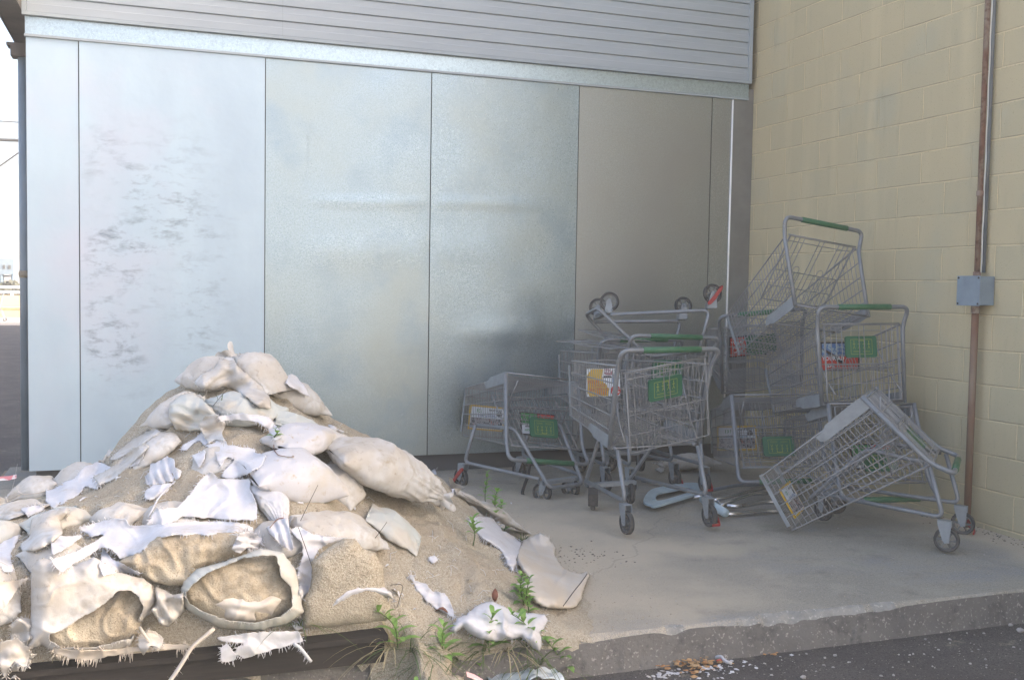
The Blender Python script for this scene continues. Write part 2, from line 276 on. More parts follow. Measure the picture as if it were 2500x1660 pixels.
def roundpath(pts,rad,n=5,closed=False):
    pts=[Vector(p) for p in pts]; out=[]; k=len(pts)
    for i,p in enumerate(pts):
        if not closed and i in (0,k-1): out.append(p); continue
        a=pts[i-1]-p; b=pts[(i+1)%k]-p; rr=min(rad,a.length*.48,b.length*.48)
        A=p+a.normalized()*rr; B=p+b.normalized()*rr
        for j in range(n+1):
            t=j/n; out.append(A*(1-t)**2+p*2*t*(1-t)+B*t*t)
    return out
def V(*a): return Vector(a)
def fb(x,y,z=0,oct=4,sc=1.):
    return noise.fractal(Vector((x*sc,y*sc,z*sc)),1.0,2.0,oct)
# ------------------------------------------------------------------ SETTING: ground
mb=MB(); mb.add([(-150,-150,-.15),(150,-150,-.15),(150,150,-.15),(-150,150,-.15)],[(0,1,2,3)])
tag(link('road',mb.mesh('road',M['asphalt'],False)),kind='structure')
M['lot']=mat('pale_concrete_lot',(.36,.33,.29),.9,var=[((.30,.28,.25),.4,.4,.65)])
mb=MB(); mb.add([(-150,29.5,-.146),(150,29.5,-.146),(150,150,-.146),(-150,150,-.146)],[(0,1,2,3)]); mb.add([(-150,-150,-.146),(-10.5,-150,-.146),(-10.5,29.5,-.146),(-150,29.5,-.146)],[(0,1,2,3)]); mb.add([(-10.5,-150,-.146),(150,-150,-.146),(150,-13,-.146),(-10.5,-13,-.146)],[(0,1,2,3)])
tag(link('parking_lot',mb.mesh('parking_lot',M['lot'],False)),kind='structure')  # pale lot seen far left, spread out of view to bounce warm light
def kerbc(x):
    c=.012+.010*abs(fb(x*3,1.7))
    c+=.050*math.exp(-((x+2.15)/.22)**2)*(.7+.6*fb(x*9,3)) + .03*math.exp(-((x+1.7)/.25)**2)*(.7+.5*fb(x*11,5))+.03*math.exp(-((x+2.65)/.05)**2)+.02*math.exp(-((x+3.05)/.2)**2)
    return max(.008,c)
mb=MB(); xs=[-5.62+.02*i for i in range(282)]; rows=[]
for x in xs:
    c=kerbc(x); j=lambda s: .004*fb(x*14,s*3.1)
    rows.append([(x,.95,0),(x,-3.3,0),(x,-3.6+c+j(1),0),(x,-3.6+c*.55+j(2),-c*.22+j(3)),(x,-3.6+c*.1+j(4),-c*.75),(x,-3.602+j(5),-c*.9-.02),(x,-3.61+j(6)*1.5,-.10),(x,-3.625+j(7)*2,-.17)])
vs=[p for r_ in rows for p in r_]; k=8
fs=[];mi=[]
for i in range(len(xs)-1):
    for j in range(k-1):
        fs.append((i*k+j,i*k+j+1,(i+1)*k+j+1,(i+1)*k+j)); big=kerbc((xs[i]))>.034
        mi.append(0 if j<2 else ((2 if big else 0) if j<4 else 1))
mb.v=vs; mb.f=[f[::-1] for f in fs]; mb.mi=mi
mb.add([(-5.62,.95,0),(-5.62,-3.6,0),(-5.63,-3.62,-.2),(-5.63,.95,-.2)],[(0,1,2,3)],1)
tag(link('pavement',mb.mesh('pavement',[M['slab'],M['kerb'],M['chip']],False)),kind='structure')
# ------------------------------------------------------------------ block wall + conduit
bw=empty('block_wall','tall tan painted concrete block wall of the store on the right','wall',Matrix.Translation((0,0,0)))
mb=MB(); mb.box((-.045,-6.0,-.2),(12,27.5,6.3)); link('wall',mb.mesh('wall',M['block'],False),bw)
mb=MB(); mb.box((-.05,-6.05,6.3),(12.05,27.55,6.43)); link('coping',mb.mesh('coping',M['sidetrim'],False),bw)
cd=empty('conduit','vertical rusty and grey conduit pipe with a box, on the block wall','pipe',Matrix.Translation((-.10,-2.50,0)))
px=-.0; 
yb=0.0
mb=MB(); mb.tube([(0,0,0.0),(0,0,1.30)],.021,14); link('lower_pipe',mb.mesh('lower_pipe',M['pipe']),cd)
mb=MB(); mb.tube([(0,-.0,1.47),(0,0,6.2)],.016,14); link('upper_pipe',mb.mesh('upper_pipe',M['rust']),cd)
mb=MB(); mb.tube([(.030,-.016,1.50),(.030,-.014,6.2)],.013,12); link('back_pipe',mb.mesh('back_pipe',M['pipegrey']),cd)
mb=MB()
pp=[(.012,-.020-.002*math.sin(i*1.3),1.5+i*.06) for i in range(60)]; mb.tube(pp,[.0035+.0025*abs(fb(i*.5,2)) for i in range(60)],6); link('caulk_bead',mb.mesh('caulk_bead',M['caulk']),cd)
mb=MB()
for z,r_,h in ((1.945,.021,.03),(1.262,.026,.05),(1.475,.022,.03)): mb.tube([(0,0,z),(0,0,z+h)],r_,14)
link('coupling',sharp(mb.mesh('coupling',M['rust'])),cd)
jb=MB(); jb.box((-.055,-.085,1.31),(.052,.085,1.478)); o=link('junction_box',jb.mesh('junction_box',M['junction'],False),cd)
bv=o.modifiers.new('b','BEVEL'); bv.width=.004; bv.segments=2
jb=MB(); jb.box((-.0595,-.088,1.307),(-.0555,.088,1.481)); 
o2=link('cover',jb.mesh('cover',M['junction'],False),o)
jb=MB()
for y in (-.077,.077):
    for z in (1.319,1.469): jb.tube([(-.0625,y,z),(-.0594,y,z)],.006,10)
link('screw',jb.mesh('screw',M['rubber']),o)
# ------------------------------------------------------------------ metal wall and siding
mw=empty('metal_wall','galvanised sheet metal wall of smooth tall panels under grey siding','wall',Matrix.Identity(4))
XS=[-5.40,-5.088,-3.91,-2.737,-1.578,-.425,-.245]
M['galv_walltint']=mat('wall_tinted_galvanised_sheet',(0.407,0.444,0.446),.36,.88,var=[((0.392,0.408,0.399),70,.40,.62,3),((0.568,0.592,0.588),240,.52,.66,1),((0.412,0.418,0.420),.9,.42,.70,3)],bump=[(210,.30,.0022),(0.900,0.224,0.032)],roughvar=(150,.28,.44))  # right panels: the block wall's warm reflection is put into the sheet colour
mats=['smudge','smudge','galv','galv','galv_walltint','galv_walltint']
labs=['narrow bluish white end panel','wide white panel with dark scuff marks',None,None,None,'narrow panel by the corner']
zt=2.905
def panel(x0,x1,z0,z1,yf,m,name,seed,wav=.0022):
    mb=MB(); nx=max(2,int((x1-x0)/.03)); nz=int((z1-z0)/.03); vs=[]
    for i in range(nx+1):
        for j in range(nz+1):
            x=x0+(x1-x0)*i/nx; z=z0+(z1-z0)*j/nz
            e=min(1,min(i,nx-i)/3)*min(1,min(j,nz-j)/3)
            d=wav*fb(x*.9+seed,z*.5,seed,2)*e
            for (cx,cz,s,a) in DENTS: 
                q=((x-cx)/s)**2+((z-cz)/s)**2
                if q<9: d+=a*math.exp(-q)*e
            for (cz,s,a,xa,xb) in CREASE:
                if xa<x<xb: d+=a*math.exp(-((z-cz-.02*math.sin(x*2.2))/s)**2)*e*min(1,(x-xa)/.3,(xb-x)/.3)
            vs.append((x,yf-d,z))
    fs=[(i*(nz+1)+j,(i+1)*(nz+1)+j,(i+1)*(nz+1)+j+1,i*(nz+1)+j+1) for i in range(nx) for j in range(nz)]
    mb.add(vs,fs); b=len(mb.v)
    mb.box((x0,yf+.0004,z0),(x1,yf+.03,z1))
    return link(name,sharp(mb.mesh(name,m),30),mw)
DENTS=[(-1.63,1.21,.035,-.010),(-1.03,1.30,.16,-.010),(-2.2,.95,.25,.003),(-1.55,1.05,.12,.002),(-4.6,1.9,.3,.003)]
CREASE=[(1.97,.035,.0045,-3.7,-1.8),(1.02,.10,.007,-2.6,-1.62),(1.62,.12,.004,-3.8,-2.0)]
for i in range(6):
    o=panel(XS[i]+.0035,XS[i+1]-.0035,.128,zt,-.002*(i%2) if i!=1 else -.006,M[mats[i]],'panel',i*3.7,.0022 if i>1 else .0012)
    if labs[i]: o['label']=labs[i]
mb=MB(); mb.box((-5.395,.031,.13),(-.10,.06,3.02)); link('backing',mb.mesh('backing',M['gap'],False),mw)
mb=MB()
for x in XS[1:-1]: mb.box((x-.0035,.006,.13),(x+.0035,.03,zt))
link('panel_joint',mb.mesh('panel_joint',M['gap'],False),mw)
mb=MB(); mb.tube([(-.243,-.007,.5),(-.240,-.007,zt-.003)],.0075,8); link('edge_glint_strip',mb.mesh('edge_glint_strip',mat('glint_white_edge',(.9,.9,.88),.5,0)),mw)  # bright glint of the metal edge put into a matt white colour
mb=MB(); mb.box((-.236,-.004,.128),(-.047,.03,3.0)); o=link('corner_trim',mb.mesh('corner_trim',mat('corner_metal',(.30,.30,.29),.5,.6,var=[((.24,.24,.235),3,.4,.7)]),False),mw)
mb=MB(); mb.box((-5.40,-.012,2.922),(-.10,.028,3.032)); link('flashing',mb.mesh('flashing',M['flash'],False),mw)
mb=MB(); mb.box((-5.405,-.020,2.906),(-.10,.028,2.921)); link('drip_edge',mb.mesh('drip_edge',M['sidetrim'],False),mw)
mb=MB(); mb.box((-5.36,.05,.0),(-.02,.5,.128)); link('base',mb.mesh('base',M['conc_base'],False),mw)
mb=MB(); mb.box((-5.40,.07,.129),(-.02,.85,3.02)); link('annex_core',mb.mesh('annex_core',M['gap'],False),mw)
sd=empty('siding_wall','grey horizontal lap siding above the metal wall panels','siding',Matrix.Identity(4))
mb=MB(); z=3.056; n=0; vs=[]
prof=[(-.012,0)]
pts=[]
while z<5.0:
    pts+=[(-.034,z),(-.036,z+.004),(-.034,z+.052),(-.031,z+.054),(-.026,z+.0985),(-.020,z+.1005),(-.018,z+.1015)]; z+=.1016
def strip(mb,pts,x0,x1):
    vs=[(x0,y,z) for y,z in pts]+[(x1,y,z) for y,z in pts]; k=len(pts)
    mb.add(vs,[(i,k+i,k+i+1,i+1) for i in range(k-1)])
for a,b,dy in ((-5.385,-3.80,0),(-3.80,-1.95,.0012),(-1.95,-.118,0)): strip(mb,[(y-dy,z) for y,z in pts],a+ (0 if a<-5 else .0006),b)
link('lap_boards',mb.mesh('lap_boards',M['siding'],False),sd)
mb=MB(); mb.box((-5.38,-.016,3.04),(-.12,.84,5.1)); link('sheathing',mb.mesh('sheathing',M['gap'],False),sd)
mb=MB(); mb.box((-5.415,-.048,3.034),(-.095,-.013,3.054)); mb.box((-5.415,-.048,3.055),(-5.386,-.012,5.1)); mb.box((-.127,-.048,3.055),(-.095,-.012,5.1)); o=link('edge_trim',mb.mesh('edge_trim',M['sidetrim'],False),sd)
mb=MB(); mb.box((-5.386,-.0120,3.056),(-5.381,.84,5.1)); link('end_cover',mb.mesh('end_cover',M['sidetrim'],False),sd)
# column, soffit beam
cl=empty('steel_column','blue grey round steel column at the left end of the metal wall','column',Matrix.Translation((-5.488,.83,0)))
mb=MB(); mb.tube([(0,0,.0),(0,0,2.93)],.046,24); link('post',mb.mesh('post',M['column']),cl)
mb=MB(); mb.box((-.085,-.07,2.93),(.09,.07,3.0)); mb.box((-.11,-.07,3.0),(.09,.07,3.02)); link('cap_plate',mb.mesh('cap_plate',M['soffit'],False),cl)
mb=MB(); mb.box((-.095,-.1,-.03),(.095,.1,-.002)); link('base_plate',mb.mesh('base_plate',M['soffit'],False),cl)
mb=MB(); mb.tube([(0,0,1.38),(0,0,1.41),(0,0,1.43)],[.047,.053,.047],20); link('tape_band',mb.mesh('tape_band',M['sand']),cl)
sf=empty('eave_beam','dark taupe eave beam running back over the steel column','beam',Matrix.Identity(4))
mb=MB(); mb.box((-5.56,-.30,3.062),(-5.418,4.5,3.30)); link('soffit',mb.mesh('soffit',M['soffit'],False),sf)
mb=MB(); mb.box((-5.567,-.305,3.056),(-5.5602,4.5,3.32)); link('fascia',mb.mesh('fascia',M['soffit'],False),sf)
wb=MB(); wb.box((-5.66,.50,-.145),(-5.40,1.0,-.032)); tag(link('wood_block',wb.mesh('wood_block',M['wood'],False)),'short weathered timber block under the foot of the steel column','timber')
wb=MB(); Mx=Matrix.Translation((-5.66,-.75,-.14))@Matrix.Rotation(R(-8),4,'Z'); wb.box((-.3,-.35,.0),(.12,.25,.09),0,Mx); tag(link('timber_plank',wb.mesh('timber_plank',M['wood'],False)),'grey timber plank lying left of the sand pile','timber')
# ------------------------------------------------------------------ SHOPPING CARTS
PB=(.102,.292,.45); HC=(-.068,.318,1.020); NT=(.857,.18,.887); NB=(.83,.20,.545)
RTp=(.005,.290,.925); RBp=(.098,.280,.470)
def lerp(a,b,t): return tuple(a[i]*(1-t)+b[i]*t for i in range(len(a)))
def P2(u,v,sg):  # point on a basket side, u along to nose, v up
    p=lerp(lerp(RBp,NB,u),lerp(RTp,NT,u),v); return (p[0],p[1]*sg,p[2])
PM={}
def build_parts():
    wr,wt=.0021,.0042
    path=[(PB[0],PB[1],PB[2]),(.004,.302,.915),(HC[0],HC[1],HC[2]),(HC[0],-HC[1],HC[2]),(.004,-.302,.915),(PB[0],-PB[1],PB[2])]
    mb=MB(); mb.tube(roundpath(path,.055,6),.0135,12); PM['frame']=mb.mesh('frame',M['tube'])
    mb=MB(); mb.tube([(HC[0],y,HC[2]) for y in (-.185,-.183,.183,.185)],[.0160,.0180,.0180,.0160],14); PM['grip']=mb.mesh('grip',M['green'])
    for sg,nm in ((1,'sideL'),(-1,'sideR')):
        mb=MB(); nv=25
        for i in range(nv+1):
            u=i/nv; mb.tube([P2(u,0,sg),P2(u,1,sg)],wr,4,cap=False)
        for v in (0,.17,.36,.56,.78,1): mb.tube([P2(0,v,sg),P2(1,v,sg)],wt,5,cap=False)
        a=P2(1,.0,sg);b=P2(1,.92,sg); q=V(*a);r_=V(*b); d=(r_-q).normalized()
        mb.tube([V(.004,.284*sg,.93),V(*P2(1,1,sg))],.0036,6)
        PM[nm]=mb.mesh('side_panel',M['wire'])
        mb=MB(); mb.prism([(a[0]-.011,a[2]-.01),(a[0]+.012,a[2]-.01),(b[0]+.012,b[2]),(b[0]-.011,b[2])],sg*(NB[1]-.008),sg*(NB[1]-.003),1); me=mb.mesh('nose_bar',M['plate'],False)
        PM['bar'+nm]=me
        # gusset plate following the side
        mb=MB(); pl=[(.085,.448),(.085,.520),(.40,.556),(.425,.545),(.44,.512),(.38,.497),(.36,.480),(.17,.452)]
        def yy(x): return (.288-(x-.09)*.09)
        vs=[(x,sg*yy(x),z) for x,z in pl]+[(x,sg*(yy(x)+.004),z) for x,z in pl]; n=len(pl)
        fs=[tuple(range(n)),tuple(range(n,2*n))[::-1]]+[(i,(i+1)%n,n+(i+1)%n,n+i)[::-1] for i in range(n)]
        mb.add(vs,fs); PM['gus'+nm]=mb.mesh('gusset_plate',M['plate'],False)
    mb=MB()
    for i in range(14):
        t=i/13; mb.tube([lerp((NB[0],-NB[1],NB[2]),(NB[0],NB[1],NB[2]),t),lerp((NT[0],-NT[1],NT[2]),(NT[0],NT[1],NT[2]),t)],wr,4,cap=False)
    for t in (0,.17,.36,.56,.78,1):
        a=lerp(NB,NT,t); mb.tube([(a[0],-a[1],a[2]),a],wt,5,cap=False)
    PM['nose']=mb.mesh('nose_panel',M['wire'])
    mb=MB()
    for i in range(27):
        t=i/26; a=lerp(RBp,NB,t); mb.tube([(a[0],-a[1],a[2]),a],wr,4,cap=False)
    for i in range(15):
        t=i/14*2-1; mb.tube([(RBp[0],RBp[1]*t,RBp[2]-.003),(NB[0],NB[1]*t,NB[2]-.003)],wr,4,cap=False)
    for x,z,y in ((.10,.452,.281),(.36,.485,.25)): mb.tube([(x,-y,z),(x,y,z)],.006,6)
    PM['floor']=mb.mesh('floor_panel',M['wire'])
    # rear gate, hinge at local origin, hanging down -z
    mb=MB(); W=.262;Hh=.465; ys=[-.255,-.215,-.178,-.14,-.018,.018,.14,.178,.215,.255]
    for y in ys: mb.tube([(0,y,0),(.003,y*1.0,-Hh)],.0026,4,cap=False)
    for y in (-.10,-.06,.06,.10): mb.tube([(.0,y,-.24),(0,y,-Hh)],.0026,4,cap=False)
    for c in (-.098,.098):
        arc=[(0,c-.024,-Hh)]+[(0,c-.024*math.cos(a),-.225+.024*math.sin(a)) for a in [PI*j/8 for j in range(9)]]+[(0,c+.024,-Hh)]
        mb.tube(arc,.0023,5,cap=False)
    for z in (-.002,-.035,-.245,-.36): mb.tube([(0,-W,z),(0,W,z)],.0027,5,cap=False)
    fr=roundpath([(0,-W,0),(0,-W,-Hh),(0,W,-Hh),(0,W,0)],.018,4); mb.tube(fr,.0036,5)
    mb.tube([(0,-.275,.006),(0,.275,.006)],.0042,6)
    PM['gate']=mb.mesh('rear_gate',M['wire'])
    # child seat: inner back rest and seat, local to basket
    mb=MB()
    for i in range(11):
        y=-.21+.42*i/10; mb.tube([(.215,y,.885),(.155,y,.675),(.035,y,.668)],.0021,4,cap=False)
    for x,z in ((.215,.885),(.203,.84),(.187,.78),(.170,.72),(.155,.675),(.09,.671),(.035,.668)): mb.tube([(x,-.215,z),(x,.215,z)],.0028,5,cap=False)
    for sg in (1,-1): mb.tube([(.215,.222*sg,.885),(.10,.235*sg,.60),(.03,.235*sg,.50)],.0038,6)
    PM['seat']=mb.mesh('child_seat',M['wire'])
    # green flap on the gate
    def rrect(hy,hz,r_,z0,n=4):
        out=[]
        for sy,sz,a0 in ((1,1,0),(-1,1,90),(-1,-1,180),(1,-1,270)):
            for j in range(n+1):
                a=R(a0+90*j/n); out.append((sy*(hy-r_)+r_*math.cos(a),z0+sz*(hz-r_)+r_*math.sin(a)))
        return out
    mb=MB(); mb.prism(rrect(.110,.066,.016,-.135),.006,.018,0); me=mb.mesh('seat_flap',M['greenflap'],False); PM['flap']=me
    mb=MB()
    def bar(y0,z0,y1,z1,t=.0012):
        d=V(0,y1-y0,z1-z0); n_=V(0,-d.z,d.y).normalized()*t; a=V(.0052,y0,z0);b=V(.0052,y1,z1)
        mb.add([a+n_,b+n_,b-n_,a-n_],[(0,1,2,3)])
    for hy,hz in ((.075,.045),): 
        bar(-hy,-.135+hz,hy,-.135+hz); bar(-hy,-.135-hz,hy,-.135-hz); bar(-hy,-.135-hz,-hy,-.135+hz); bar(hy,-.135-hz,hy,-.135+hz)
    for cy in (-.052,-.018,.018,.052):
        bar(cy-.009,-.118,cy+.009,-.118,.0016); bar(cy,-.105,cy,-.135,.0018); bar(cy,-.132,cy-.008,-.148,.0014); bar(cy,-.132,cy+.008,-.148,.0014); bar(cy-.003,-.101,cy+.003,-.101,.003)
    bar(-.02,-.096,.02,-.096,.002)
    for z in (-.160,-.167): bar(-.06,z,-.01,z,.0009); bar(.01,z,.06,z,.0009)
    PM['picto']=mb.mesh('pictogram',M['print'],False)
    # undercarriage
    rb=(-.045,.265,.178); lt=(.06,.262,.448); ff=(.625,.176,.160); ft=(.40,.205,.462); fc=(.70,.150,.108)
    for sg,nm in ((1,'railL'),(-1,'railR')):
        mb=MB(); mb.tube(roundpath([(lt[0],lt[1]*sg,lt[2]),(rb[0],rb[1]*sg,rb[2]),(ff[0],ff[1]*sg,ff[2])],.05,6),.0125,10); PM[nm]=mb.mesh('lower_rail',M['tube'])
    mb=MB(); L=[(.085,.262,.450),ft,fc]; pth=L+[(x,-y,z) for x,y,z in L[::-1]]; mb.tube(roundpath(pth,.05,6),.0125,10); PM['uframe']=mb.mesh('front_frame',M['tube'])
    mb=MB(); mb.box((.60,-.165,.138),(.645,.165,.144)); mb.box((.60,-.165,.120),(.603,.165,.138)); mb.box((.642,-.165,.120),(.645,.165,.138)); PM['xbar']=mb.mesh('caster_beam',M['plate'],False)
    # wheel parts, axle along Y
    r0=.066
    prof=[(r0-.016,-.014),(r0-.004,-.015),(r0-.001,-.010),(r0,-.004),(r0,.004),(r0-.001,.010),(r0-.004,.015),(r0-.016,.014)]
    mb=MB(); mb.lathe(prof,28); PM['tyre']=mb.mesh('tyre',M['rubber'])
    mb=MB(); mb.lathe([(r0-.0155,-.010),(r0-.0155,.010),(r0-.020,.010),(r0-.021,.004),(r0-.021,-.004),(r0-.020,-.010)],28)
    mb.lathe([(.004,-.013),(.016,-.013),(.018,-.004),(.018,.004),(.016,.013),(.004,.013)],16)
    for i in range(6):
        Mx=Matrix.Rotation(2*PI*i/6,4,'Y'); mb.box((.012,-.006,-.005),(r0-.018,.006,.005),0,Mx)
    PM['rim']=mb.mesh('rim',M['rim'],False)
    # rear fork (origin = axle)
    mb=MB(); pl=[(-.016,-.012),(.006,-.017),(.018,-.004),(.052,.075),(.056,.100),(-.014,.100),(-.016,.06)]
    for a,b in ((-.0225,-.0195),(.0195,.0225)): mb.prism(pl,a,b,1)
    mb.box((-.013,-.0225,.0985),(.055,.0225,.1015)); mb.tube([(0,-.029,0),(0,.029,0)],.006,8); mb.lathe([(0.001,-.0235),(.011,-.0235),(.011,-.0225),(.001,-.0225)],12); mb.lathe([(0.001,.0225),(.011,.0225),(.011,.0235),(.001,.0235)],12)
    PM['forkr']=mb.mesh('caster',M['plate'],False)
    mb=MB(); pl=[(-.030,-.010),(-.016,-.018),(.0,-.006),(.020,.055),(.018,.072),(-.024,.072),(-.032,.03)]
    pl=[(x+.016,z) for x,z in pl]
    for a,b in ((-.0225,-.0195),(.0195,.0225)): mb.prism(pl,a,b,1)
    mb.box((-.012,-.0225,.0705),(.036,.0225,.0735)); mb.tube([(.012,0,.0735),(.012,0,.082)],.012,10); mb.tube([(0,-.028,0),(0,.028,0)],.006,8)
    PM['forkf']=mb.mesh('caster',M['plate'],False)
    # red brake flap beside a rear wheel
    mb=MB(); pts=[(.052,.060),(.028,.040),(.0,.012),(-.03,-.02),(-.058,-.045),(-.066,-.035),(-.062,-.020),(-.035,.010),(-.005,.045),(.03,.075),(.05,.078)]
    mb.prism(pts,.0235,.0290,1); mb.box((-.068,-.022,-.048),(-.060,.029,-.034)); PM['brake']=mb.mesh('brake_flap',M['red'],False)
    mb=MB(); pl=[(-.045,-.05),(-.02,-.06),(.03,-.058),(.052,-.03),(.055,.03),(.04,.055),(-.03,.06),(-.052,.02)]
    mb.prism(pl,-.030,.030,1); mb.box((-.03,-.014,-.078),(.02,.014,-.055)); PM['lockbox']=mb.mesh('wheel_lock',M['rubber'],False)
    # coin lock bracket
    mb=MB(); mb.box((.56,.17,.872),(.62,.20,.905)); PM['clip']=mb.mesh('rail_clip',M['plate'],False)
build_parts()
def textmesh(s,size,m,bold=0.0):
    c=bpy.data.curves.new('t','FONT'); c.body=s; c.size=size; c.align_x='CENTER'; c.align_y='CENTER'; c.offset=bold; c.resolution_u=2
    o=bpy.data.objects.new('t',c); col.objects.link(o); dg=bpy.context.evaluated_depsgraph_get(); me=bpy.data.meshes.new_from_object(o.evaluated_get(dg)); bpy.data.objects.remove(o); bpy.data.curves.remove(c)
    me.materials.clear(); me.materials.append(m); return me
# adverts lie in local YZ plane, seen from -X (the shopper's side); viewer's right is -Y
TM=Matrix(((0,0,-1,0),(-1,0,0,0),(0,1,0,0),(0,0,0,1)))
def adparts(kind):
    out=[]
    def poly(pts,m,x,nm):
        mb=MB(); mb.add([(x,-a,b) for a,b in pts],[tuple(range(len(pts)))]); out.append((nm,mb.mesh(nm,m,False),Matrix.Identity(4)))
    def txt(s,a,b,size,m,x=-.0075,sc=1.,rot=0):
        out.append(('lettering',textmesh(s,size,m,.0006),Matrix.Translation((x,-a,b))@TM@Matrix.Rotation(R(rot),4,'Z')@Matrix.Diagonal((sc,1,1,1))))
    if kind=='shoes':
        mb=MB(); mb.box((-.004,-.118,-.088),(.004,.118,.088)); board=mb.mesh('advert',M['white'],False)
        poly([(-.116,-.06),(-.10,-.086),(.03,-.086),(.045,-.03),(.00,.0),(-.01,.035),(.0,.086),(-.085,.086),(-.116,.05)],M['adyellow'],-.0050,'panel_print')
        poly([(.0,.02),(.02,.035),(.06,.03),(.06,-.045),(.03,-.035)],M['white'],-.0056,'panel_print')
        poly([(-.012,.03),(.005,.042),(.05,.042),(.062,.028)],M['addark'],-.0060,'panel_print')
        poly([(.005,.086),(.006,.055),(.022,.045),(.058,.046),(.066,.08),(.04,.087)],mat('mauve_card',(.35,.16,.2),.5,var=[((.7,.65,.66),50,.5,.55)]),-.0063,'panel_print')
        poly([(.065,.05),(.09,.05),(.106,.0),(.094,-.012),(.062,.0)],M['adblue'],-.0060,'panel_print')
        poly([(.05+.035+.036*math.cos(a),-.055+.034*math.sin(a)) for a in [2*PI*i/16 for i in range(16)]],M['adred'],-.0060,'panel_print')
        txt('YOUR',-.075,.005,.030,M['adtext']); txt('SCHOOL',-.04,-.018,.026,M['adtext']); txt('SHOPPING',-.036,-.045,.028,M['adtext']); txt('SHOES',-.02,-.068,.026,M['adtext'])
        txt('FREE',.085,-.045,.018,M['white']); txt('5 FOR $5',.085,-.064,.014,M['white'])
    elif kind=='yourad':
        mb=MB(); mb.box((-.004,-.142,-.092),(.004,.142,.092)); board=mb.mesh('advert',M['addark'],False)
        poly([(-.130,-.082),(.130,-.082),(.130,.0),(-.130,.0)],M['adred'],-.0050,'panel_print')
        poly([(-.130,.001),(.130,.001),(.130,.082),(-.130,.082)],M['adblue'],-.0050,'panel_print')
        poly([(-.13,.05),(-.10,.045),(.02,-.02),(.02,-.045),(-.02,-.035)],M['addark'],-.0056,'panel_print')
        txt('YOUR AD',-.05,-.012,.036,M['white']); txt('HERE',-.075,-.055,.030,M['white'])
    elif kind=='redbox':
        mb=MB(); mb.box((-.004,-.142,-.080),(.004,.142,.080)); board=mb.mesh('advert',M['addark'],False)
        poly([(-.135,-.072),(.0,-.072),(.0,.072),(-.135,.072)],M['adred'],-.0050,'panel_print')
        poly([(.008,.0),(.135,.0),(.135,.072),(.008,.072)],M['white'],-.0050,'panel_print')
        poly([(.008,-.072),(.135,-.072),(.135,-.001),(.008,-.001)],M['adgreen'],-.0050,'panel_print')
        txt('YOUR',-.085,.030,.034,M['white']); txt('FLU',-.09,-.005,.028,M['white']); txt('call today',-.075,-.04,.018,M['white']); txt('YOUR CITY',.07,.045,.018,M['adgreen']); txt('SAVE MORE',.07,.02,.015,M['addark'])
    else:
        mb=MB(); mb.box((-.004,-.150,-.090),(.004,.150,.090)); board=mb.mesh('advert',M['adyellow'],False)
        poly([(-.138,-.078),(.138,-.078),(.138,.078),(-.138,.078)],M['white'],-.0050,'panel_print')
        poly([(-.135,.0),(.135,.0),(.135,.074),(-.135,.074)],mat('photo_card',(.35,.33,.34),.5,var=[((.03,.03,.04),60,.5,.55),((.4,.16,.14),40,.6,.65)]),-.0055,'panel_print')
        txt('FRESH FOOD',.0,-.016,.026,M['adblue']); txt('101',.07,-.052,.036,M['adgreen']); txt('OPEN 24 HRS',-.06,-.062,.018,M['addark'])
        poly([(-.1+.022*math.cos(a),-.035+.020*math.sin(a)) for a in [2*PI*i/12 for i in range(12)]],M['addark'],-.0056,'panel_print')
    return board,out
ADS={k:adparts(k) for k in ('shoes','yourad','redbox','rows')}
def pose(Rr,t): 
    return Matrix(((Rr[0][0],Rr[0][1],Rr[0][2],t[0]),(Rr[1][0],Rr[1][1],Rr[1][2],t[1]),(Rr[2][0],Rr[2][1],Rr[2][2],t[2]),(0,0,0,1)))
def orth(Mx):
    q=Mx.to_quaternion(); t=Mx.to_translation(); return Matrix.Translation(t)@q.to_matrix().to_4x4()
def add_basket(root,gate=(0,0,0),flap=True,seat=True,ads=(),handle=True,flip_gate=False):
    if handle:
        f=link('frame',PM['frame'],root); link('grip',PM['grip'],f)
    for nm in ('sideL','sideR'):
        s_=link('side_panel',PM[nm],root); link('nose_bar',PM['bar'+nm],s_); link('gusset_plate',PM['gus'+nm],root)
    link('nose_panel',PM['nose'],root); link('floor_panel',PM['floor'],root)
    gx,gy,gz=gate
    G=Matrix.Translation((-.004,0,.925))@Matrix.Rotation(R(gz),4,'Z')@Matrix.Rotation(R(gx),4,'X')@Matrix.Rotation(R(gy-11),4,'Y')
    g=link('rear_gate',PM['gate'],root,G)
    if flap:
        fl=link('seat_flap',PM['flap'],g); link('pictogram',PM['picto'],fl)
        fl.parent=root; fl.matrix_local=G@Matrix.Rotation(R(-gy*.9),4,'Y')
    if seat: link('child_seat',PM['seat'],root)
    for kind,where in ads:
        b,parts=ADS[kind]
        if where=='nose': A=Matrix.Translation((.80,-.02,.75))@Matrix.Rotation(R(4),4,'Y')
        elif where=='seat': A=Matrix.Translation((.196,.05,.775))@Matrix.Rotation(R(-16),4,'Y')
        o=link('advert',b,root,A)
        for nm,me,mm in parts: link(nm,me,o,mm)
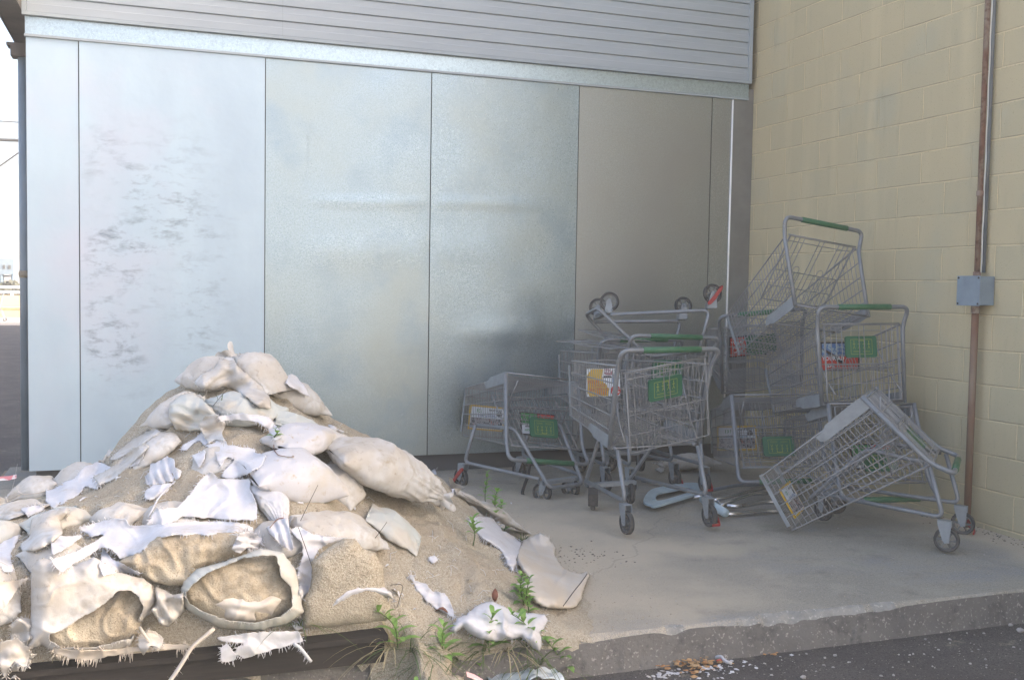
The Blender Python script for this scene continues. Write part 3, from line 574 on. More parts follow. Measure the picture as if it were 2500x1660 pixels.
def add_chassis(root,rel=None,lock=False,missing=()):
    rel=rel or Matrix.Identity(4)
    link('lower_rail',PM['railL'],root,rel); link('lower_rail',PM['railR'],root,rel); link('front_frame',PM['uframe'],root,rel); link('caster_beam',PM['xbar'],root,rel)
    rnd=random.Random(len(bpy.data.objects))
    for sg in (1,-1):
        c=link('caster',PM['forkr'],root,rel@Matrix.Translation((-.075,.268*sg,.066)))
        link('tyre',PM['tyre'],c); link('rim',PM['rim'],c)
        if sg<0: link('brake_flap',PM['brake'],c,Matrix.Scale(-1,4,(0,1,0)))
    for sg in (1,-1):
        if ('f',sg) in missing: continue
        c=link('caster',PM['forkf'],root,rel@Matrix.Translation((.622,.128*sg,.066))@Matrix.Rotation(R(rnd.uniform(-35,35)),4,'Z')@Matrix.Translation((-.012,0,0)))
        if lock and sg>0: link('wheel_lock',PM['lockbox'],c)
        else: link('tyre',PM['tyre'],c); link('rim',PM['rim'],c)
GRP='shopping carts heaped in the corner'
POSE={
 'A':([[-0.0427, -0.9991, -0.0059], [0.9991, -0.0426, -0.0068], [0.0066, -0.0061, 1.0]],[-1.9094, -2.0956, 0.0175]),
 'F':([[0.0657, -0.9978, 0.0083], [0.9478, 0.065, 0.3122], [-0.3121, -0.0126, 0.95]],[-0.5444, -2.3198, 0.2955]),
 'E':([[-0.1112, -0.9915, 0.0673], [0.8195, -0.0532, 0.5706], [-0.5622, 0.1186, 0.8185]],[-0.5981, -2.1491, 0.9403]),
 'H':([[-0.5738, 0.7118, 0.4051], [0.5832, 0.7023, -0.4081], [-0.575, 0.0021, -0.8181]],[-0.978, -2.3943, 1.2432]),
 'B':([[-0.1906, 0.9761, -0.1045], [0.9769, 0.1781, -0.1183], [-0.0968, -0.1246, -0.9875]],[-2.0729, -0.8219, 1.2209]),
 'J':([[0.1161, 0.993, -0.0237], [0.983, -0.1182, -0.1404], [-0.1422, -0.007, -0.9898]],[-0.5062, -2.1545, 1.1589]),
 'K':([[0.2178, 0.9758, -0.0169], [0.9664, -0.218, -0.1363], [-0.1367, 0.0133, -0.9905]],[-0.7306, -1.431, 1.1422]),
 'G':([[0.2842, -0.9537, -0.0986], [0.9587, 0.2819, 0.0367], [-0.0072, -0.1049, 0.9945]],[-0.4185, -0.9447, 0.2041]),
 'A2':([[0.0266, -0.9993, 0.0243], [0.9993, 0.0259, -0.0285], [0.0279, 0.0251, 0.9993]],[-1.4748, -1.2797, 0.0504]),
 'chH':([[-0.614, -0.7865, 0.0672], [0.7856, -0.6171, -0.0441], [0.0762, 0.0257, 0.9968]],[-0.5236, -2.741, 0.0074]),
 'chB':([[0.3615, 0.9323, 0.0109], [-0.9323, 0.3616, -0.0024], [-0.0062, -0.0092, 0.9999]],[-2.346, -0.467, -0.0245]),
 'chC':([[-0.9905, 0.1322, 0.0387], [0.1232, 0.976, -0.1797], [-0.0616, -0.1732, -0.983]],[-1.1237, -0.9064, 1.3635]),
}
def P(k): return orth(pose(*POSE[k]))
def cart(k,label,chassis=None,Mx=None,**kw):
    Mx=Mx if Mx is not None else P(k)
    lock=kw.pop('lock',False)
    root=empty('shopping_cart',label,'shopping cart',Mx,GRP)
    add_basket(root,**kw)
    if chassis=='own': add_chassis(root,lock=lock)
    elif chassis: add_chassis(root,Mx.inverted()@P(chassis))
    return root
cA=cart('A','upright grey cart nearest the sand pile with a yellow shoe advert in its nose',chassis='own',gate=(-9,5,0),ads=[('shoes','nose')],lock=True)
cart('A2','upright grey cart directly behind the cart with the yellow shoe advert',chassis='own')
a3=Matrix.Rotation(R(93),4,'Z'); hp=a3@Vector((HC[0],HC[1],HC[2])); q=onZ(1381.6,784,1.03); 
cart('A3','grey cart half hidden under the loose wire panels beside the metal wall',chassis='own',Mx=Matrix.Translation((q.x-hp.x+.02,min(q.y-hp.y,-.95),.01))@a3,flap=False)
cB=cart('B','upside down cart basket at the left end of the carts with a yellow framed advert',chassis='chB',ads=[('rows','nose'),('redbox','seat')],gate=(0,-34,0))
cart('E','topmost cart tipped nose down on the heap with its handle highest of all',chassis=None,flap=False,seat=False,gate=(0,-52,0))
cart('F','upright basket with a red and blue advert, stacked in front of the block wall',chassis=None,ads=[('yourad','seat')])
cart('G','upright basket at the back of the heap under the tipped topmost cart',chassis=None,ads=[('redbox','seat')])
cart('H','front cart fallen on its nose beside the conduit, basket upside down over its wheels',chassis='chH',ads=[('rows','nose')])
cart('J','upside down basket under the cart with the red and blue advert',chassis=None,ads=[('redbox','seat')])
cart('K','upside down basket on the ground behind the bent chrome tubes',chassis=None,ads=[('rows','nose')],gate=(0,-14,0))
rc=empty('cart_undercarriage','grey wheeled cart frame lying wheels up on top of the heap','cart frame',P('chC'),'parts broken off shopping carts'); add_chassis(rc)
# dangling rubber straps
mb=MB(); 
b0=cB.matrix_world.inverted()
pts=[atD(1222,1070,6.85),atD(1216,1100,6.8),atD(1207,1125,6.78),atD(1203,1140,6.76),atD(1215,1146,6.74)]
mb.tube(roundpath([b0@p for p in pts],.02,3),[.012]*6+[.009]*20 if False else .011,8); link('rubber_strap',mb.mesh('rubber_strap',M['black']),cB)
# loose wire panels lying on the cart behind
def wirepanel(W,L,nw,nl,label,Mx):
    mb=MB()
    for i in range(nw): y=-W/2+W*i/(nw-1); mb.tube([(0,y,0),(L*.5,y,.012*math.sin(i)),(L,y*.8,0)],.0022,4,cap=False)
    for i in range(nl): x=L*i/(nl-1); k_=1-.2*i/(nl-1); mb.tube([(x,-W/2*k_,.003),(x,W/2*k_,.003)],.003,5,cap=False)
    o=link('wire_panel',mb.mesh('wire_panel',M['wire'])); o.matrix_world=Mx; tag(o,label,'wire panel','parts broken off shopping carts')
c0=atD(1440,797,6.75)
wirepanel(.42,.50,15,5,'loose wire panel lying flat on the half hidden cart, lower of two',Matrix.Translation(c0+V(0,-.1,-.012))@Matrix.Rotation(R(118),4,'Z')@Matrix.Rotation(R(-3),4,'Y'))
wirepanel(.36,.44,13,4,'loose wire panel lying on top of another panel by the upturned cart frame',Matrix.Translation(c0+V(.05,-.05,.035))@Matrix.Rotation(R(104),4,'Z')@Matrix.Rotation(R(-6),4,'Y')@Matrix.Rotation(R(4),4,'X'))
# plastic seat ring and bent chrome tubes on the slab
def flatring(mb,out,inn,z0,z1):
    n=len(out); vs=[(x,y,z1) for x,y in out]+[(x,y,z1) for x,y in inn]+[(x,y,z0) for x,y in out]+[(x,y,z0) for x,y in inn]
    fs=[]
    for i in range(n):
        j=(i+1)%n; fs+=[(i,j,n+j,n+i),(2*n+i,3*n+i,3*n+j,2*n+j),(i,2*n+i,2*n+j,j),(n+i,n+j,3*n+j,3*n+i)]
    mb.add(vs,fs)
outer=[(1483,1153),(1500,1128),(1540,1118),(1575,1112),(1605,1112),(1620,1120),(1612,1134),(1590,1142),(1550,1154),(1512,1165),(1498,1162)]
inner=[(1512,1149),(1516,1136),(1548,1129),(1575,1123),(1592,1121),(1600,1124),(1594,1130),(1580,1136),(1548,1146),(1524,1152),(1513,1152)]
def dens(pl,k=4):
    out=[]
    n=len(pl)
    for i in range(n):
        p0,p1,p2,p3=[V(*pl[(i+d)%n],0) for d in (-1,0,1,2)]
        for j in range(k):
            t=j/k; q=.5*((2*p1)+(p2-p0)*t+(2*p0-5*p1+4*p2-p3)*t*t+(3*p1-p0-3*p2+p3)*t**3); out.append((q.x,q.y))
    return out
mb=MB(); o1=[onZ(x,y,.045) for x,y in dens(outer)]; i1=[onZ(x,y,.045) for x,y in dens(inner)]
c_=sum(o1,Vector())/len(o1)
flatring(mb,[(p.x-c_.x,p.y-c_.y) for p in o1],[(p.x-c_.x,p.y-c_.y) for p in i1],-.006,.010)
mb.tube([(*( (onZ(1508,1152,.045)-c_).xy ),.010),(*( (onZ(1508,1152,.045)-c_).xy ),.016)],.016,14)
o=link('plastic_seat_ring',mb.mesh('plastic_seat_ring',M['bluegrey'],False)); o.location=(c_.x,c_.y,.034); bv=o.modifiers.new('b','BEVEL'); bv.width=.004; bv.segments=2
tag(o,'pale blue plastic ring lying flat on the slab between the cart wheels','plastic part','parts broken off shopping carts')
TB=[([(1600,1146),(1635,1143),(1665,1165),(1700,1168),(1760,1157),(1840,1158)],.014,'chrome',.05,'bent chrome tube with drilled holes, upper of the front pair on the slab'),
    ([(1640,1183),(1690,1186),(1760,1178),(1850,1178)],.014,'chrome',.02,'bent chrome tube with drilled holes, lowest on the slab in front'),
    ([(1640,1155),(1680,1146),(1730,1132),(1780,1120)],.012,'chrome',.07,'bright bent chrome tube rising toward the fallen cart'),
    ([(1655,1170),(1700,1150),(1735,1138),(1770,1137)],.011,'chrome',.06,'short curved chrome tube crossing under the bright one'),
    ([(1600,1139),(1640,1130),(1700,1118),(1770,1116)],.012,'pipegrey',.04,'dull grey bent tube at the back of the loose tubes'),
    ([(1480,1108),(1520,1113),(1580,1128),(1640,1140)],.012,'tube',.03,'dull grey straight tube behind the pale plastic ring')]
for pts,r_,m_,z_,lb in TB:
    p=[onZ(x,y,z_) for x,y in pts]; c_=p[0].copy(); mb=MB(); pp=roundpath([q-c_ for q in p],.06,5); mb.tube(pp,r_,12)
    if m_=='chrome':
        for k_ in (.45,.55,.8):
            i=int(k_*(len(pp)-1)); q=pp[i]; dirc=(V(*CAM)-c_-q).normalized(); mb.tube([q+dirc*(r_-.002),q+dirc*(r_+.0006)],.0035,8,mi=1)
    o=link('bent_tube',mb.mesh('bent_tube',[M[m_],M['black']])); o.location=c_; tag(o,lb,'metal tube','parts broken off shopping carts')
mb=MB(); p=[onZ(1620,1150,.06),onZ(1672,1182,.055)]; c_=p[0].copy(); mb.tube([q-c_ for q in p],.026,14); o=link('grey_sleeve',mb.mesh('grey_sleeve',M['bluegrey'])); o.location=c_; tag(o,'fat pale grey plastic sleeve over the end of the front chrome tube','plastic part','parts broken off shopping carts')
# ------------------------------------------------------------------ SAND PILE (height field)
RID=[(-6.2,.12),(-5.6,.22),(-5.2,.36),(-4.88,.50),(-4.63,.78),(-4.45,.90),(-4.3,.93),(-4.05,.86),(-3.85,.74),(-3.6,.57),(-3.35,.42),(-3.16,.28),(-2.95,.09),(-2.8,.01),(-2.6,-.02)]
FRT=[(-6.2,.30),(-5.2,.38),(-4.9,.40),(-4.2,.40),(-4.0,.33),(-3.88,.22),(-3.7,.13),(-3.5,.075),(-3.3,.04),(-3.1,.01),(-2.9,-.02)]
def pl(T,x): return float(np.interp(x,[a for a,b in T],[b for a,b in T]))
NXg,NYg=330,250; X0,X1,Y0g,Y1g=-5.9,-2.6,-4.05,-.75
gx=np.linspace(X0,X1,NXg); gy=np.linspace(Y0g,Y1g,NYg)
Hg=np.zeros((NXg,NYg))
for i,x in enumerate(gx):
    zr=pl(RID,x); zf=pl(FRT,x)
    for j,y in enumerate(gy):
        if y>-2.25:
            t=min(1,(y+2.25)/(1.15+.25*zr)); z=zr*(1-t)**1.15*(1+.25*t)-.03*t
        else:
            t=(-2.25-y)/1.33
            if t<=1: 
                s=t; z=zr*(1-s)+zf*s+ .07*math.sin(PI*min(1,s))*min(1,zr*1.5)
            else:
                e=(y+3.58)   # negative beyond front
                if x<-3.70: z=zf+e*(.62+8.4*max(0,min(1,(-3.74-x-.05*fb(x*6,y*9,2,3))/.17))**1.5)
                else: z=(zf+e*(.62+.5*fb(x*5,y*2,2,2))) if x<-3.63+.07*fb(x*3,y*9,8,3) else (zf+e*1.2 if e>-.03 else -1)
        z+=.050*fb(x*2.0,y*2.0,3,3)*min(1,zr*2.2+.05)+.018*fb(x*6.5,y*6.5,1,4)*min(1,zr*3+.15)+.004*fb(x*26,y*26,5,3)+.016*max(0,.22-abs(fb(x*3.2+5,y*3.2,7,3)))/.22*min(1,zr*2)
        Hg[i,j]=z
from itertools import product
vs=[(float(gx[i]),float(gy[j]),float(Hg[i,j])) for i in range(NXg) for j in range(NYg)]
fs=[];lim=lambda i,j: Hg[i,j]>(.10 if (gx[i]<-3.90 and gy[j]<-3.55) else (-.16 if gy[j]<-3.6 else -.012))
for i in range(NXg-1):
    for j in range(NYg-1):
        if lim(i,j) or lim(i+1,j) or lim(i,j+1) or lim(i+1,j+1): fs.append((i*NYg+j,(i+1)*NYg+j,(i+1)*NYg+j+1,i*NYg+j+1))
mb=MB(); mb.v=vs; mb.f=fs; mb.mi=[0]*len(fs); so_=link('sand_pile',mb.mesh('sand_pile',M['sand'])); tag(so_,'heap of loose tan sand spilling from burst sandbags','sand',kind='stuff')
class Surf:
    def __init__(s): s.v=[];s.f=[];s.t=None
    def add(s,vs,fs): o=len(s.v); s.v+=[tuple(v) for v in vs]; s.f+=[tuple(i+o for i in f) for f in fs]; s.t=None
    def hit(s,x,y):
        if s.t is None: s.t=BVHTree.FromPolygons(s.v,s.f)
        d=Vector(ray(x,y)); L=d.length; h=s.t.ray_cast(Vector(CAM),d/L)
        if h[0] is None: return None
        return h[0],h[1],h[3]/L
SM=Surf(); SM.add(vs,fs); ALL=Surf(); ALL.add(vs,fs); 
_pv=[(-8,-8,-.15),(2,-8,-.15),(2,2,-.15),(-8,2,-.15),(-5.62,-3.6,0),(0,-3.6,0),(0,2,0),(-5.62,2,0),(-5.62,-3.6,-.15),(0,-3.6,-.15)]
_pf=[(0,1,2,3),(4,5,6,7),(4,8,9,5)]
SM.add(_pv,_pf); ALL.add(_pv,_pf)
def near(x,y,surf=None):
    surf=surf or SM
    for d in range(0,120,4):
        for s in ((0,1),(0,-1),(1,0),(-1,0)):
            h=surf.hit(x+s[0]*d,y+s[1]*d)
            if h and h[0].y<-.7: return h
    return surf.hit(x,y+60)
# ------------------------------------------------------------------ SANDBAGS
def bagverts(L,W,H,ea,eb,seed,nu=84,nv=84,wr=.0030,lump=.020,neck=.06,skew=0.,twist=0.):
    vs=[];U=[]
    for i in range(nu): U.append(i/(nu-1))
    for i,u in enumerate(U):
        ta=u;tb=1-u
        def prof(t,e):
            if e=='tied': return (.10+.90*min(1,(t/.48))**.62 if t<.48 else 1), (.13+.87*min(1,(t/.42))**.66 if t<.42 else 1)
            return (.93+.07*min(1,t/.2)-.10*math.exp(-((t-.14)/.09)**2)), (.05+.95*min(1,t/.38)**.60)
        wa,ha=prof(ta,ea); wb_,hb=prof(tb,eb)
        ww=W/2*min(wa,wb_); hh=H/2*min(ha,hb)
        x=(u-.5)*L
        for j in range(nv):
            a=2*PI*j/nv; c,s=math.cos(a),math.sin(a)
            y=ww*math.copysign(abs(c)**.80,c); z=hh*math.copysign(abs(s)**.85,s)
            if z<0: z*=.65
            cr=0
            for t,e,k0 in ((ta,ea,9),(tb,eb,11)):
                if e=='tied' and t<.55:
                    f=(1-t/.55)**1.2; ph=a+ .5*fb(seed,t*2,a*.2)
                    cr-= (.26*min(ww,.09)+.002)*f*(abs(math.sin(k0*.8*ph+seed+1.3*math.sin(3*a+seed)))**.6-.45)*(1 if t>.04 else .5)
                if e=='flat' and t<.12: cr-=.004*math.sin(a*0+y*110+seed)*(1-t/.12)
            p=Vector((x,y,z)); n_=Vector((0,c,s))
            d=lump*fb(p.x*4.5+seed,p.y*4.5,p.z*4.5,3)+wr*fb(p.x*17+seed,p.y*17,p.z*17,4)-wr*1.3*max(0,.25-abs(fb(p.x*7+seed,p.y*11,p.z*7,3)))/.25
            # broad drapery folds
            d+=wr*.9*math.sin(p.x*38+6*fb(p.x*3,p.y*5,seed,2)+p.y*24)*(.4+.6*abs(s))
            p+=n_*(d+cr); p.x+=.35*d; p.z+=skew*((2*u-1)**2)*-1
            vs.append(p)
    fs=[(i*nv+j,i*nv+(j+1)%nv,(i+1)*nv+(j+1)%nv,(i+1)*nv+j)[::-1] for i in range(nu-1) for j in range(nv)]
    fs+=[tuple(range(nv)),tuple((nu-1)*nv+j for j in range(nv))[::-1]]
    # necks
    for e,xe,sg in ((ea,-L/2,-1),(eb,L/2,1)):
        if e!='tied': continue
        o=len(vs); rings=7; n2=30
        for r_ in range(rings):
            t=r_/(rings-1); rad=.016+ (.5*neck)*t**1.3
            for j in range(n2):
                a=2*PI*j/n2; rr=rad*(1+.38*t*math.sin(5*a+seed*2)+.30*t*fb(seed+math.cos(a)*2,math.sin(a)*2,r_*.2,3))
                vs.append(Vector((xe+sg*(neck*t*(.8+.5*math.sin(3*a+seed))+.0),rr*math.cos(a),rr*math.sin(a)*.8+.01*t*math.sin(seed))))
        for r_ in range(rings-1):
            for j in range(n2): j2=(j+1)%n2; fs.append((o+r_*n2+j,o+r_*n2+j2,o+(r_+1)*n2+j2,o+(r_+1)*n2+j))
        # tie ring
        o=len(vs)
        tm=MB(); tm.tube([(xe,.018*math.cos(a),.016*math.sin(a)) for a in [2*PI*j/14 for j in range(14)]],.005,6,closed=True)
        vs+= [Vector(v) for v in tm.v]; fs+=[tuple(i+o for i in f) for f in tm.f]
    return vs,fs
def axes(A,B,n):
    x=(B-A).normalized(); z=(n-x*n.dot(x)).normalized(); y=z.cross(x)
    return Matrix((( x.x,y.x,z.x),(x.y,y.y,z.y),(x.z,y.z,z.z))).to_4x4()
NB_=0
def bag(label,A,B,W,H,ea='flat',eb='flat',m='bagbeige',lift=.3,seed=1,surf=None,up=.5,extra=0.,dA=0.,dB=0.,name='sandbag',**kw):
    """A,B: view pixels of both ends on the pile"""
    ha=near(*A,surf or SM); hb=near(*B,surf or SM)
    pa=ha[0].copy(); pb=hb[0].copy()
    vA=(Vector(CAM)-pa).normalized()
    n=((ha[1]+hb[1])*.5); n=n if n.z>0 else -n
    n=(n.normalized()*(1-up)+Vector((0,0,1))*up).normalized()
    pa+= (Vector(CAM)-pa).normalized()*dA; pb+=(Vector(CAM)-pb).normalized()*dB
    L=(pb-pa).length+extra; c=(pa+pb)/2+n*H*(lift-.10)
    Mx=Matrix.Translation(c)@axes(pa,pb,n)
    v,f=bagverts(L,W,H,ea,eb,seed,**kw); mb=MB(); mb.add(v,f); me=mb.mesh(name,M[m]); o=link(name,me); o.matrix_world=Mx
    tag(o,label,'sandbag','sandbags heaped on the sand pile'); ALL.add([Mx@q for q in v],f); return o
BAGS=[
 ('crumpled sandbag tied in the middle at the very top of the pile',(440,912),(560,868),.25,.20,'flat','tied','bagbeige',.35,1.2,{}),
 ('beige sandbag sloping down right from the peak knot',(640,938),(535,862),.25,.20,'flat','tied','bagbeige',.45,2.1,{}),
 ('beige sandbag with a square sewn end, right of the peak',(600,900),(742,955),.22,.14,'flat','flat','bagbeige',.35,3.3,{}),
 ('pale sandbag below the peak gathered at its left end',(640,985),(475,955),.26,.16,'flat','tied','baggrey',.35,4.7,{}),
 ('small sandbag bundle left of the peak with folded torn edge',(362,975),(470,955),.24,.14,'flat','tied','bagbeige',.30,5.1,{}),
 ('thin beige sandbag running down right from the knot under the peak',(600,968),(760,1040),.19,.11,'tied','flat','baggrey',.30,6.0,{}),
 ('white sandbag with rust stains in the middle of the pile',(640,1065),(752,1025),.20,.13,'flat','flat','bagwhite',.55,7.4,{}),
 ('plump white sandbag below the rust stained one',(570,1125),(768,1140),.27,.20,'flat','flat','bagwhite',.40,8.8,{}),
 ('beige sandbag with pointed corner wedged behind the long beige one',(745,1085),(828,1165),.18,.11,'flat','flat','bagbeige',.25,9.1,{}),
 ('longest sandbag, beige and tied at its right end, on the right of the pile',(745,1078),(1003,1182),.33,.25,'flat','tied','bagbeige',.42,10.6,{}),
 ('beige sandbag showing behind the tied end of the longest one',(915,1105),(1025,1160),.20,.12,'flat','flat','bagbeige',.2,11.0,{}),
 ('beige sandbag with a frayed right end below the plump white one',(680,1225),(868,1245),.22,.12,'flat','flat','bagbeige',.25,12.4,{}),
 ('thin blue grey sandbag lying on sand under the longest one',(850,1185),(965,1265),.22,.07,'flat','flat','baggrey',.25,13.0,{}),
 ('limp half empty sandbag with a knotted end at the right foot of the pile',(1195,1225),(1050,1140),.17,.07,'flat','tied','bagbeige',.3,14.9,{}),
 ('pale sandbag on the left slope with its edge torn open',(60,1235),(190,1190),.20,.09,'flat','flat','baggrey',.3,15.5,{}),
 ('small rounded sandbag showing through the sand left of centre',(235,1190),(320,1195),.14,.08,'flat','flat','bagbeige',.2,16.1,{}),
 ('open beige sandbag sagging at the left edge by the timber block',(20,1150),(130,1110),.17,.12,'tied','flat','bagbeige',.3,17.7,{}),
 ('sandbag cut by the left edge of the picture, pale and creased',(-50,1260),(30,1225),.20,.12,'flat','flat','baggrey',.3,18.0,{}),
 ('sandbag cut by the left edge at the bottom, dirty with a folded top',(-40,1400),(45,1370),.22,.16,'flat','flat','bagbeige',.3,19.0,{}),
 ('flat sandbag half buried on the upper left slope under the ragged cloth',(300,1070),(405,1000),.22,.08,'flat','flat','bagbeige',.05,31.3,{}),
 ('pale sandbag patch half buried in sand right of the rust stained one',(745,1020),(865,1058),.17,.09,'flat','flat','baggrey',.12,32.1,{}),
 ('buried sandbag with only its rounded top showing on the right ridge',(880,1068),(965,1118),.19,.10,'flat','flat','bagbeige',.0,33.2,{}),
 ('sandbag half buried in the sand above the long white ribbon',(330,1215),(440,1175),.20,.08,'flat','flat','bagbeige',.05,34.7,{}),
 ('dusty sandbag under the long crumpled rag on the left slope',(130,1130),(235,1065),.22,.11,'flat','tied','bagbeige',.1,35.9,{}),
 ('dusty sandbag between the round hole bag and the plump white one',(600,1262),(700,1225),.20,.12,'flat','flat','bagbeige',.1,36.4,{}),
 ('dirty sandbag above the left burst bag, under the pointed scrap',(60,1310),(190,1270),.24,.12,'flat','flat','bagbeige',.15,37.2,{}),
 ('sandy bag in the middle of the slope below the star shaped rag',(440,1075),(560,1040),.21,.08,'flat','flat','bagbeige',.0,38.6,{}),
 ('sandbag slumped at the far left below the open one',(-30,1200),(75,1185),.20,.10,'flat','flat','bagbeige',.2,39.5,{}),
 ('wrinkled sandbag gathered behind the white ribbon of cloth',(600,1130),(655,1225),.12,.08,'flat','tied','bagwhite',.4,20.0,{}),
]
for lb,A,B,W,H,ea,eb,m_,li,sd_,kw in BAGS: bag(lb,A,B,W,H,ea,eb,m_,li,sd_,**kw)
# ------------------------------------------------------------------ CLOTH AND TORN BAGS (outlines laid on the real pile surface)
def Z5(l): return [(.3011*x,802.7+.3011*y) for x,y in l]
def Z6(l): return [(566.6+.3011*x,802.7+.3011*y) for x,y in l]
def Z7(l): return [(.3011*x,1095.5+.3011*y) for x,y in l]
def Z8(l): return [(566.6+.3011*x,1095.5+.3011*y) for x,y in l]
def Z9(l): return [(1038.8+.2469*x,1180.5+.2469*y) for x,y in l]
def inside(P,poly):
    x,y=P[:,0],P[:,1]; r=np.zeros(len(P),bool); n=len(poly)
    for i in range(n):
        x1,y1=poly[i];x2,y2=poly[(i+1)%n]
        if y1==y2: continue
        c=((y1>y)!=(y2>y))&(x<(x2-x1)*(y-y1)/(y2-y1)+x1); r^=c
    return r
def bdist(P,poly):
    best=np.full(len(P),1e9); near_=np.zeros_like(P); n=len(poly)
    for i in range(n):
        a=np.array(poly[i]);b=np.array(poly[(i+1)%n]); d=b-a; L=(d@d)+1e-9
        t=np.clip(((P-a)@d)/L,0,1); q=a+t[:,None]*d; dd=np.hypot(*(P-q).T); m=dd<best; best[m]=dd[m]; near_[m]=q[m]
    return best,near_
def jag(poly,amp,step,seed):
    out=[];n=len(poly)
    for i in range(n):
        a=V(*poly[i],0);b=V(*poly[(i+1)%n],0); k=max(1,int((b-a).length/step)); nn=V(-(b-a).y,(b-a).x,0).normalized()
        for j in range(k):
            p=a.lerp(b,j/k); q=p+nn*amp*(fb(p.x*.09,p.y*.09,seed,3)*1.6+ .5*noise.noise(Vector((p.x*.5,p.y*.5,seed)))); out.append((q.x,q.y))
    return out
def grid(poly,step,holes=()):
    a=np.array(poly); x0,y0=a.min(0)-step; x1,y1=a.max(0)+step
    nx=int((x1-x0)/step)+2; ny=int((y1-y0)/step)+2
    P=np.array([(x0+i*step,y0+j*step) for i in range(nx) for j in range(ny)])
    ins=inside(P,poly)
    for h in holes: ins&=~inside(P,h)
    I=ins.reshape(nx,ny); use=np.zeros((nx,ny),bool); cells=[]
    for i in range(nx-1):
        for j in range(ny-1):
            q=I[i,j]+0+I[i+1,j]+I[i,j+1]+I[i+1,j+1]
            if q>=2: cells.append((i,j)); use[i:i+2,j:j+2]=True
    D,Nn=bdist(P,poly)
    DO=D.copy()
    for h in holes:
        d2,n2=bdist(P,h); m=d2<D; D[m]=d2[m]; Nn[m]=n2[m]
    Pm=P.copy(); out=~ins; mv=out&(D<step*1.5); Pm[mv]=Nn[mv]; D[out]=0; DO[out&(DO<step*3)]=0
    global _DO
    _DO=None
    idx=-np.ones(nx*ny,int); ids=np.where(use.reshape(-1))[0]; idx[ids]=range(len(ids))
    fs=[(idx[i*ny+j],idx[(i+1)*ny+j],idx[(i+1)*ny+j+1],idx[i*ny+j+1]) for i,j in cells]
    nb=[[] for _ in ids]
    for f in fs:
        for a_,b_ in ((f[0],f[1]),(f[1],f[2]),(f[2],f[3]),(f[3],f[0])): nb[a_].append(b_); nb[b_].append(a_)
    _DO=DO[ids]
    return Pm[ids],D[ids],fs,nb
def drape(poly,step=3.2,holes=(),planeY=None,lift=.012,fold=.012,bulge=0.,bw=60.,seed=1.,surf=None,relax=10,jg=1.4,fdir=0.,ff=.11,curl=.0,concave=0.,smooth=3):
    poly=jag(poly,jg,5,seed); holes=[jag(h,jg,5,seed+3) for h in holes]
    P,D,fs,nb=grid(poly,step,holes); DO=_DO; t=np.zeros(len(P)); surf=surf or ALL
    for i,(x,y) in enumerate(P):
        h=surf.hit(x,y); t[i]=h[2] if h else 99
        if planeY is not None:
            d=ray(x,y); tp=(planeY-CAM[1])/d[1]; t[i]=min(t[i],tp)
    good=t[t<20]; med=np.median(good) if len(good) else 4.2
    t=np.where(np.abs(t-med)>.75,np.nan,t)
    for _ in range(40):
        bad=np.isnan(t)
        if not bad.any(): break
        for i in np.where(bad)[0]:
            q=[t[k] for k in nb[i] if not np.isnan(t[k])]
            if q: t[i]=sum(q)/len(q)
    t=np.where(np.isnan(t),med,t)
    for _ in range(relax):
        t2=np.array([min(t[i],sum(t[k] for k in nb[i])/max(1,len(nb[i]))) if nb[i] else t[i] for i in range(len(t))]); t=t2
    for _ in range(smooth):
        t=np.array([.5*t[i]+.5*sum(t[k] for k in nb[i])/max(1,len(nb[i])) if nb[i] else t[i] for i in range(len(t))])
    out=[]
    cf,sf_=math.cos(fdir),math.sin(fdir)
    for i,(x,y) in enumerate(P):
        a=x*cf+y*sf_; b=-x*sf_+y*cf
        n1=fb(x*.012+seed,y*.012,seed,3); r_=math.sin(b*ff+4*n1+seed)
        rg=max(0,.3-abs(fb(x*.016+seed,y*.016,seed,1)))/.3; off=lift+fold*(.45*r_+.8*n1+.10*fb(x*.06,y*.06,seed,3)+.75*rg**2)
        s=min(1,DO[i]/bw); off+=bulge*math.sqrt(max(0,1-(1-s)**2)) if bulge else 0
        off-=concave*math.sqrt(max(0,1-(1-s)**2))
        if curl: off+=curl*(1-min(1,D[i]/9))**2*(.4+.6*math.sin(x*.05+y*.04+seed))
        out.append(Vector(CAM+ray(x,y)*(t[i]-off)))
    return P,D,out,fs,poly,holes
